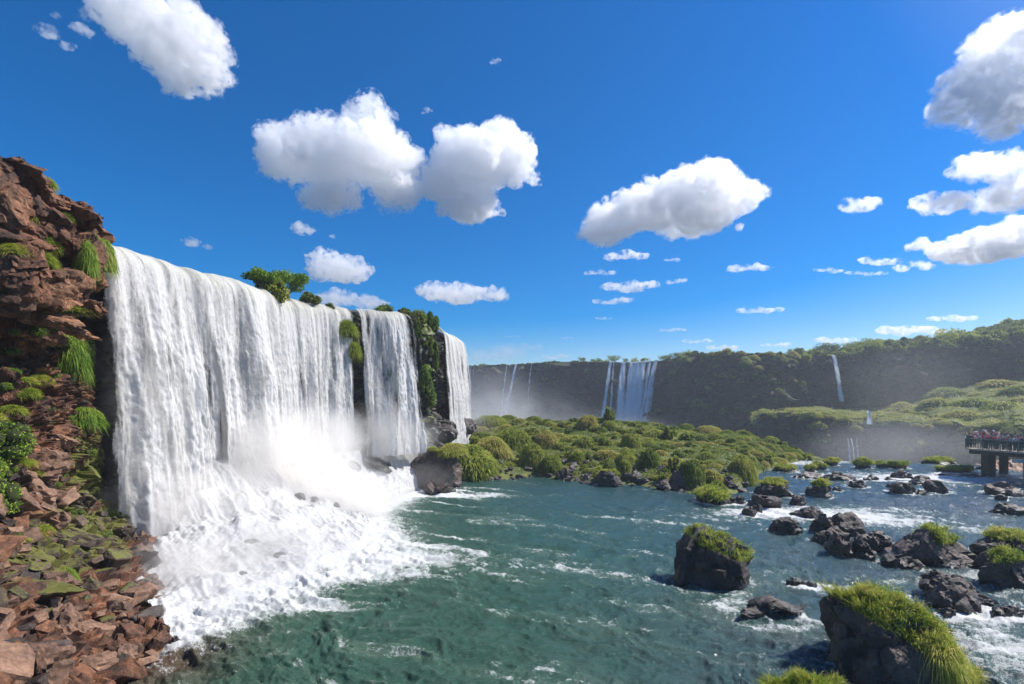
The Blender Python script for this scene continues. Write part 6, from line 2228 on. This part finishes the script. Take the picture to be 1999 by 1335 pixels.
protos = [make_person(k) for k in range(4)]
def cloth(name, c):
    return simple_mat(name, c, .8, var=.12, scale=8)
CL = {'red': cloth('red_cloth', (.55, .03, .04)), 'crimson': cloth('pink_red_cloth', (.62, .06, .13)), 'black': cloth('black_cloth', (.02, .02, .025)), 'white': cloth('white_cloth', (.75, .75, .75)),
      'pale blue': cloth('pale_blue_cloth', (.35, .45, .55)), 'yellow': cloth('yellow_cloth', (.6, .42, .06)), 'teal': cloth('teal_cloth', (.05, .25, .26)), 'navy': cloth('navy_cloth', (.03, .04, .12)),
      'pink': cloth('pink_cloth', (.65, .32, .36)), 'orange': cloth('orange_cloth', (.55, .18, .05)), 'grey': cloth('grey_cloth', (.25, .25, .26)), 'brown': cloth('brown_hair', (.07, .04, .025)), 'light green': cloth('light_green_cloth', (.45, .55, .25))}
r = np.random.default_rng(404)
pcount = 0
def person(x, y, face, kind, top, bottom, hairc, label, group):
    body, jk, tr_, hair = protos[kind]
    o = bpy.data.objects.new('person', body)
    COL.objects.link(o)
    o.location = (x, y, DZ)
    o.rotation_euler = (0, 0, face)
    s = .94 + .12 * r.random()
    o.scale = (s, s, s)
    tag(o, label, 'person', group)
    for nm, me_, cc in (('jacket', jk, top), ('trousers', tr_, bottom), ('hair', hair, hairc)):
        c = bpy.data.objects.new(nm, me_)
        COL.objects.link(c)
        c.parent = o
        c.material_slots[0].link = 'OBJECT'
        c.material_slots[0].material = CL[cc]


front = [  # along the front railing, left to right in the photo
    ('black', 'person in black at the outermost left corner of the platform railing'), ('pale blue', 'person in a pale blue top leaning at the left corner railing'), ('yellow', 'person in yellow brown at the front railing near the left corner'),
    ('crimson', 'person in a pink red raincoat behind the netting near the left corner'), ('black', 'person in black between two red raincoats at the front railing'), ('red', 'person in a bright red raincoat where the front railing starts to slope'),
    ('teal', 'person in teal against the green netting'), ('red', 'person in a red raincoat in the middle of the front railing'), ('grey', 'person in grey beside the red raincoat in the middle of the front railing'),
    ('white', 'person in white in the middle of the front railing'), ('pink', 'person in pale pink at the right part of the front railing'), ('navy', 'tall person in navy near the bend of the railing')]
E0, E1 = np.array([52.75, 58.7]), np.array([54.6, 54.6])
n = len(front)
cols = ['red', 'crimson', 'black', 'white', 'pale blue', 'pink', 'navy', 'grey', 'red', 'yellow', 'orange', 'teal', 'white', 'black']
for k, (c, lab) in enumerate(front):
    p = E0 + (E1 - E0) * k / (n - 1) + r.normal(0, .05, 2)
    if k < 3:
        p = np.array([53.0 + .9 * k, 59.3 + 1.1 * k])
    person(p[0], p[1], -1.1 + r.normal(0, .3), [1, 1, 2, 0, 1, 2, 1, 0, 1, 1, 2, 3][k], c, 'navy' if k % 2 else 'black', 'brown' if k % 3 else 'black', lab, 'people on the viewing platform')
def inpoly(x, y, P_):
    c = False
    for i in range(len(P_)):
        x1, y1 = P_[i]
        x2, y2 = P_[i - 1]
        if (y1 > y) != (y2 > y) and x < (x2 - x1) * (y - y1) / (y2 - y1) + x1:
            c = not c
    return c
pl = []
tries = 0
cc_ = np.mean(poly1[:3] + poly1[6:], 0)
while len(pl) < 46 and tries < 5000:
    tries += 1
    x, y = 52.5 + 8 * r.random(), 54.5 + 11 * r.random()
    if not inpoly(x, y, poly1) or not inpoly(x - .5, y - .1, poly1):
        continue
    if any((x - a) ** 2 + (y - b_) ** 2 < .42 for a, b_ in pl) or (y < 60 and np.hypot(*(np.array([x, y]) - (E0 + E1) / 2)) < .9):
        continue
    pl.append((x, y))
    c = cols[r.integers(0, len(cols))]
    depth = 'in the second rows of' if y < 60.5 else 'at the far side of'
    person(x, y, r.random() * 6.28, int(r.integers(0, 4)), c, 'navy' if r.random() < .5 else 'grey', 'brown' if r.random() < .5 else ('white' if r.random() < .4 else 'black'),
           'person in ' + c + ' in the crowd ' + depth + ' the viewing platform', 'people in ' + c + ' ' + depth + ' the viewing platform')
for k in range(11):
    x = 62.2 + k * .95 + r.normal(0, .15)
    c = cols[(k * 5) % len(cols)]
    person(x, 61.2 + r.normal(0, .25), -1.5 + r.normal(0, .6), int(r.integers(0, 4)), c, 'navy', 'brown', 'person in ' + c + ' standing on the straight walkway behind its pale handrail', 'people in ' + c + ' on the straight walkway')
for k in range(12):
    t_ = k / 11
    x, y = 57.6 + 7 * t_, 52.2 - 3.2 * t_ + r.normal(0, .3)
    c = ['black', 'light green', 'white', 'pale blue', 'pink', 'navy', 'teal', 'white', 'red', 'grey', 'black', 'pink'][k]
    person(x, y, -1 + r.normal(0, .7), int(r.integers(0, 3)), c, 'black', 'brown', 'person in ' + c + ' at the near right part of the platform railing', 'people at the near right part of the platform')

# ---------------------------------------------------------------- spray, mist and haze
mist_v, mist_f = ico(3)
mist_me = newmesh('mist', mist_v, mist_f)


def mist_mat(density, nscale):
    m = bpy.data.materials.new('spray')
    m.use_nodes = True
    nt = m.node_tree
    nt.nodes.remove(nt.nodes['Principled BSDF'])
    tc = nt.nodes.new('ShaderNodeTexCoord')
    ln = N(nt, 'ShaderNodeVectorMath', {0: tc.outputs['Object']}, operation='LENGTH')
    edge = math_(nt, 'SUBTRACT', 1.0, math_(nt, 'POWER', ln.outputs['Value'], 2.0), clamp=True)
    nz = noise_tex(nt, nscale, 4, .6, geo_pos(nt))
    nn = ramp(nt, math_(nt, 'ADD', nz, math_(nt, 'MULTIPLY', math_(nt, 'SUBTRACT', edge, .5), .35)), [(.36, 0), (.62, 1)])
    d = math_(nt, 'MULTIPLY', math_(nt, 'MULTIPLY', math_(nt, 'POWER', edge, 1.3), nn), density)
    v = N(nt, 'ShaderNodeVolumePrincipled', {'Color': (1, .985, .96, 1), 'Density': d, 'Anisotropy': .3})
    nt.links.new(v.outputs[0], nt.nodes['Material Output'].inputs['Volume'])
    return m


def mist(lobes, mfp, label, nscale):
    """soft clouds of spray: lobes (px, py, Y, rx, ry, rz) in metres, thinning to nothing at their rim"""
    mt_ = mist_mat(1.0 / mfp, nscale)
    for (a, b_, Y, rx, ry, rz) in lobes:
        me = mist_me.copy()
        me.materials.append(mt_)
        o = addobj('mist', me, loc=P(a, b_, Y), scale=(rx, ry, rz))
        tag(o, label, kind='stuff')


mist([(310, 1010, 31, 4.8, 3.5, 4.6), (420, 990, 35, 5.0, 3.8, 4.0)], .9, 'thick spray at the left foot of the main waterfall', .5)
mist([(275, 800, 31.2, 2.6, 3.0, 8.5)], 2.2, 'spray veil over the left part of the main waterfall', .45)
mist([(520, 885, 37.5, 5.5, 4.2, 4.6), (620, 870, 42, 5.5, 4.4, 4.2)], 2.0, 'spray at the foot of the middle of the main waterfall', .4)
mist([(600, 950, 38, 6.5, 4.5, 3.4), (450, 1010, 33, 5.5, 4.0, 3.4)], 2.6, 'drifting spray in front of the cascading white slope', .55)
mist([(380, 1130, 26, 5.5, 4.5, 2.6), (520, 1085, 29.5, 6.5, 4.5, 2.6), (670, 970, 40, 6.5, 4.5, 2.8)], 1.5, 'low spray over the sliding white water', .5)
mist([(745, 845, 51, 5.0, 4.0, 4.0), (800, 860, 54, 4.5, 3.5, 3.2)], 2.6, 'spray at the foot of the second waterfall', .35)
mist([(830, 930, 51, 5.0, 3.0, 1.8)], 16, 'thin spray drifting over the dark headland boulder', .4)
mist([(905, 835, 76, 6.0, 5, 6.5), (965, 815, 99, 12, 6, 7)], 11, 'spray behind the third waterfall and the island tip', .25)
mist([(950, 800, 215, 44, 30, 26), (1080, 840, 205, 50, 30, 16)], 95, 'bluish mist filling the far left corner of the gorge', .05)
mist([(1240, 860, 205, 40, 25, 12)], 45, 'mist at the foot of the wide far waterfall', .05)
mist([(1665, 890, 105, 16, 12, 9), (1760, 865, 112, 22, 14, 9), (1860, 880, 100, 16, 10, 7)], 95, 'pale mist rising in the gorge between the brink and the right shelf', .09)
mist([(1770, 765, 172, 34, 18, 22)], 260, 'thin mist column in front of the bare far cliff', .06)

hz = box_mesh('haze', -420, 620, -60, 720, -27.5, 60, vol_mat('haze_air', .00045, (.80, .90, 1.0), .3))
ho = addobj('haze', hz)
ho['kind'] = 'stuff'
ho['label'] = 'thin bluish haze over the whole gorge'
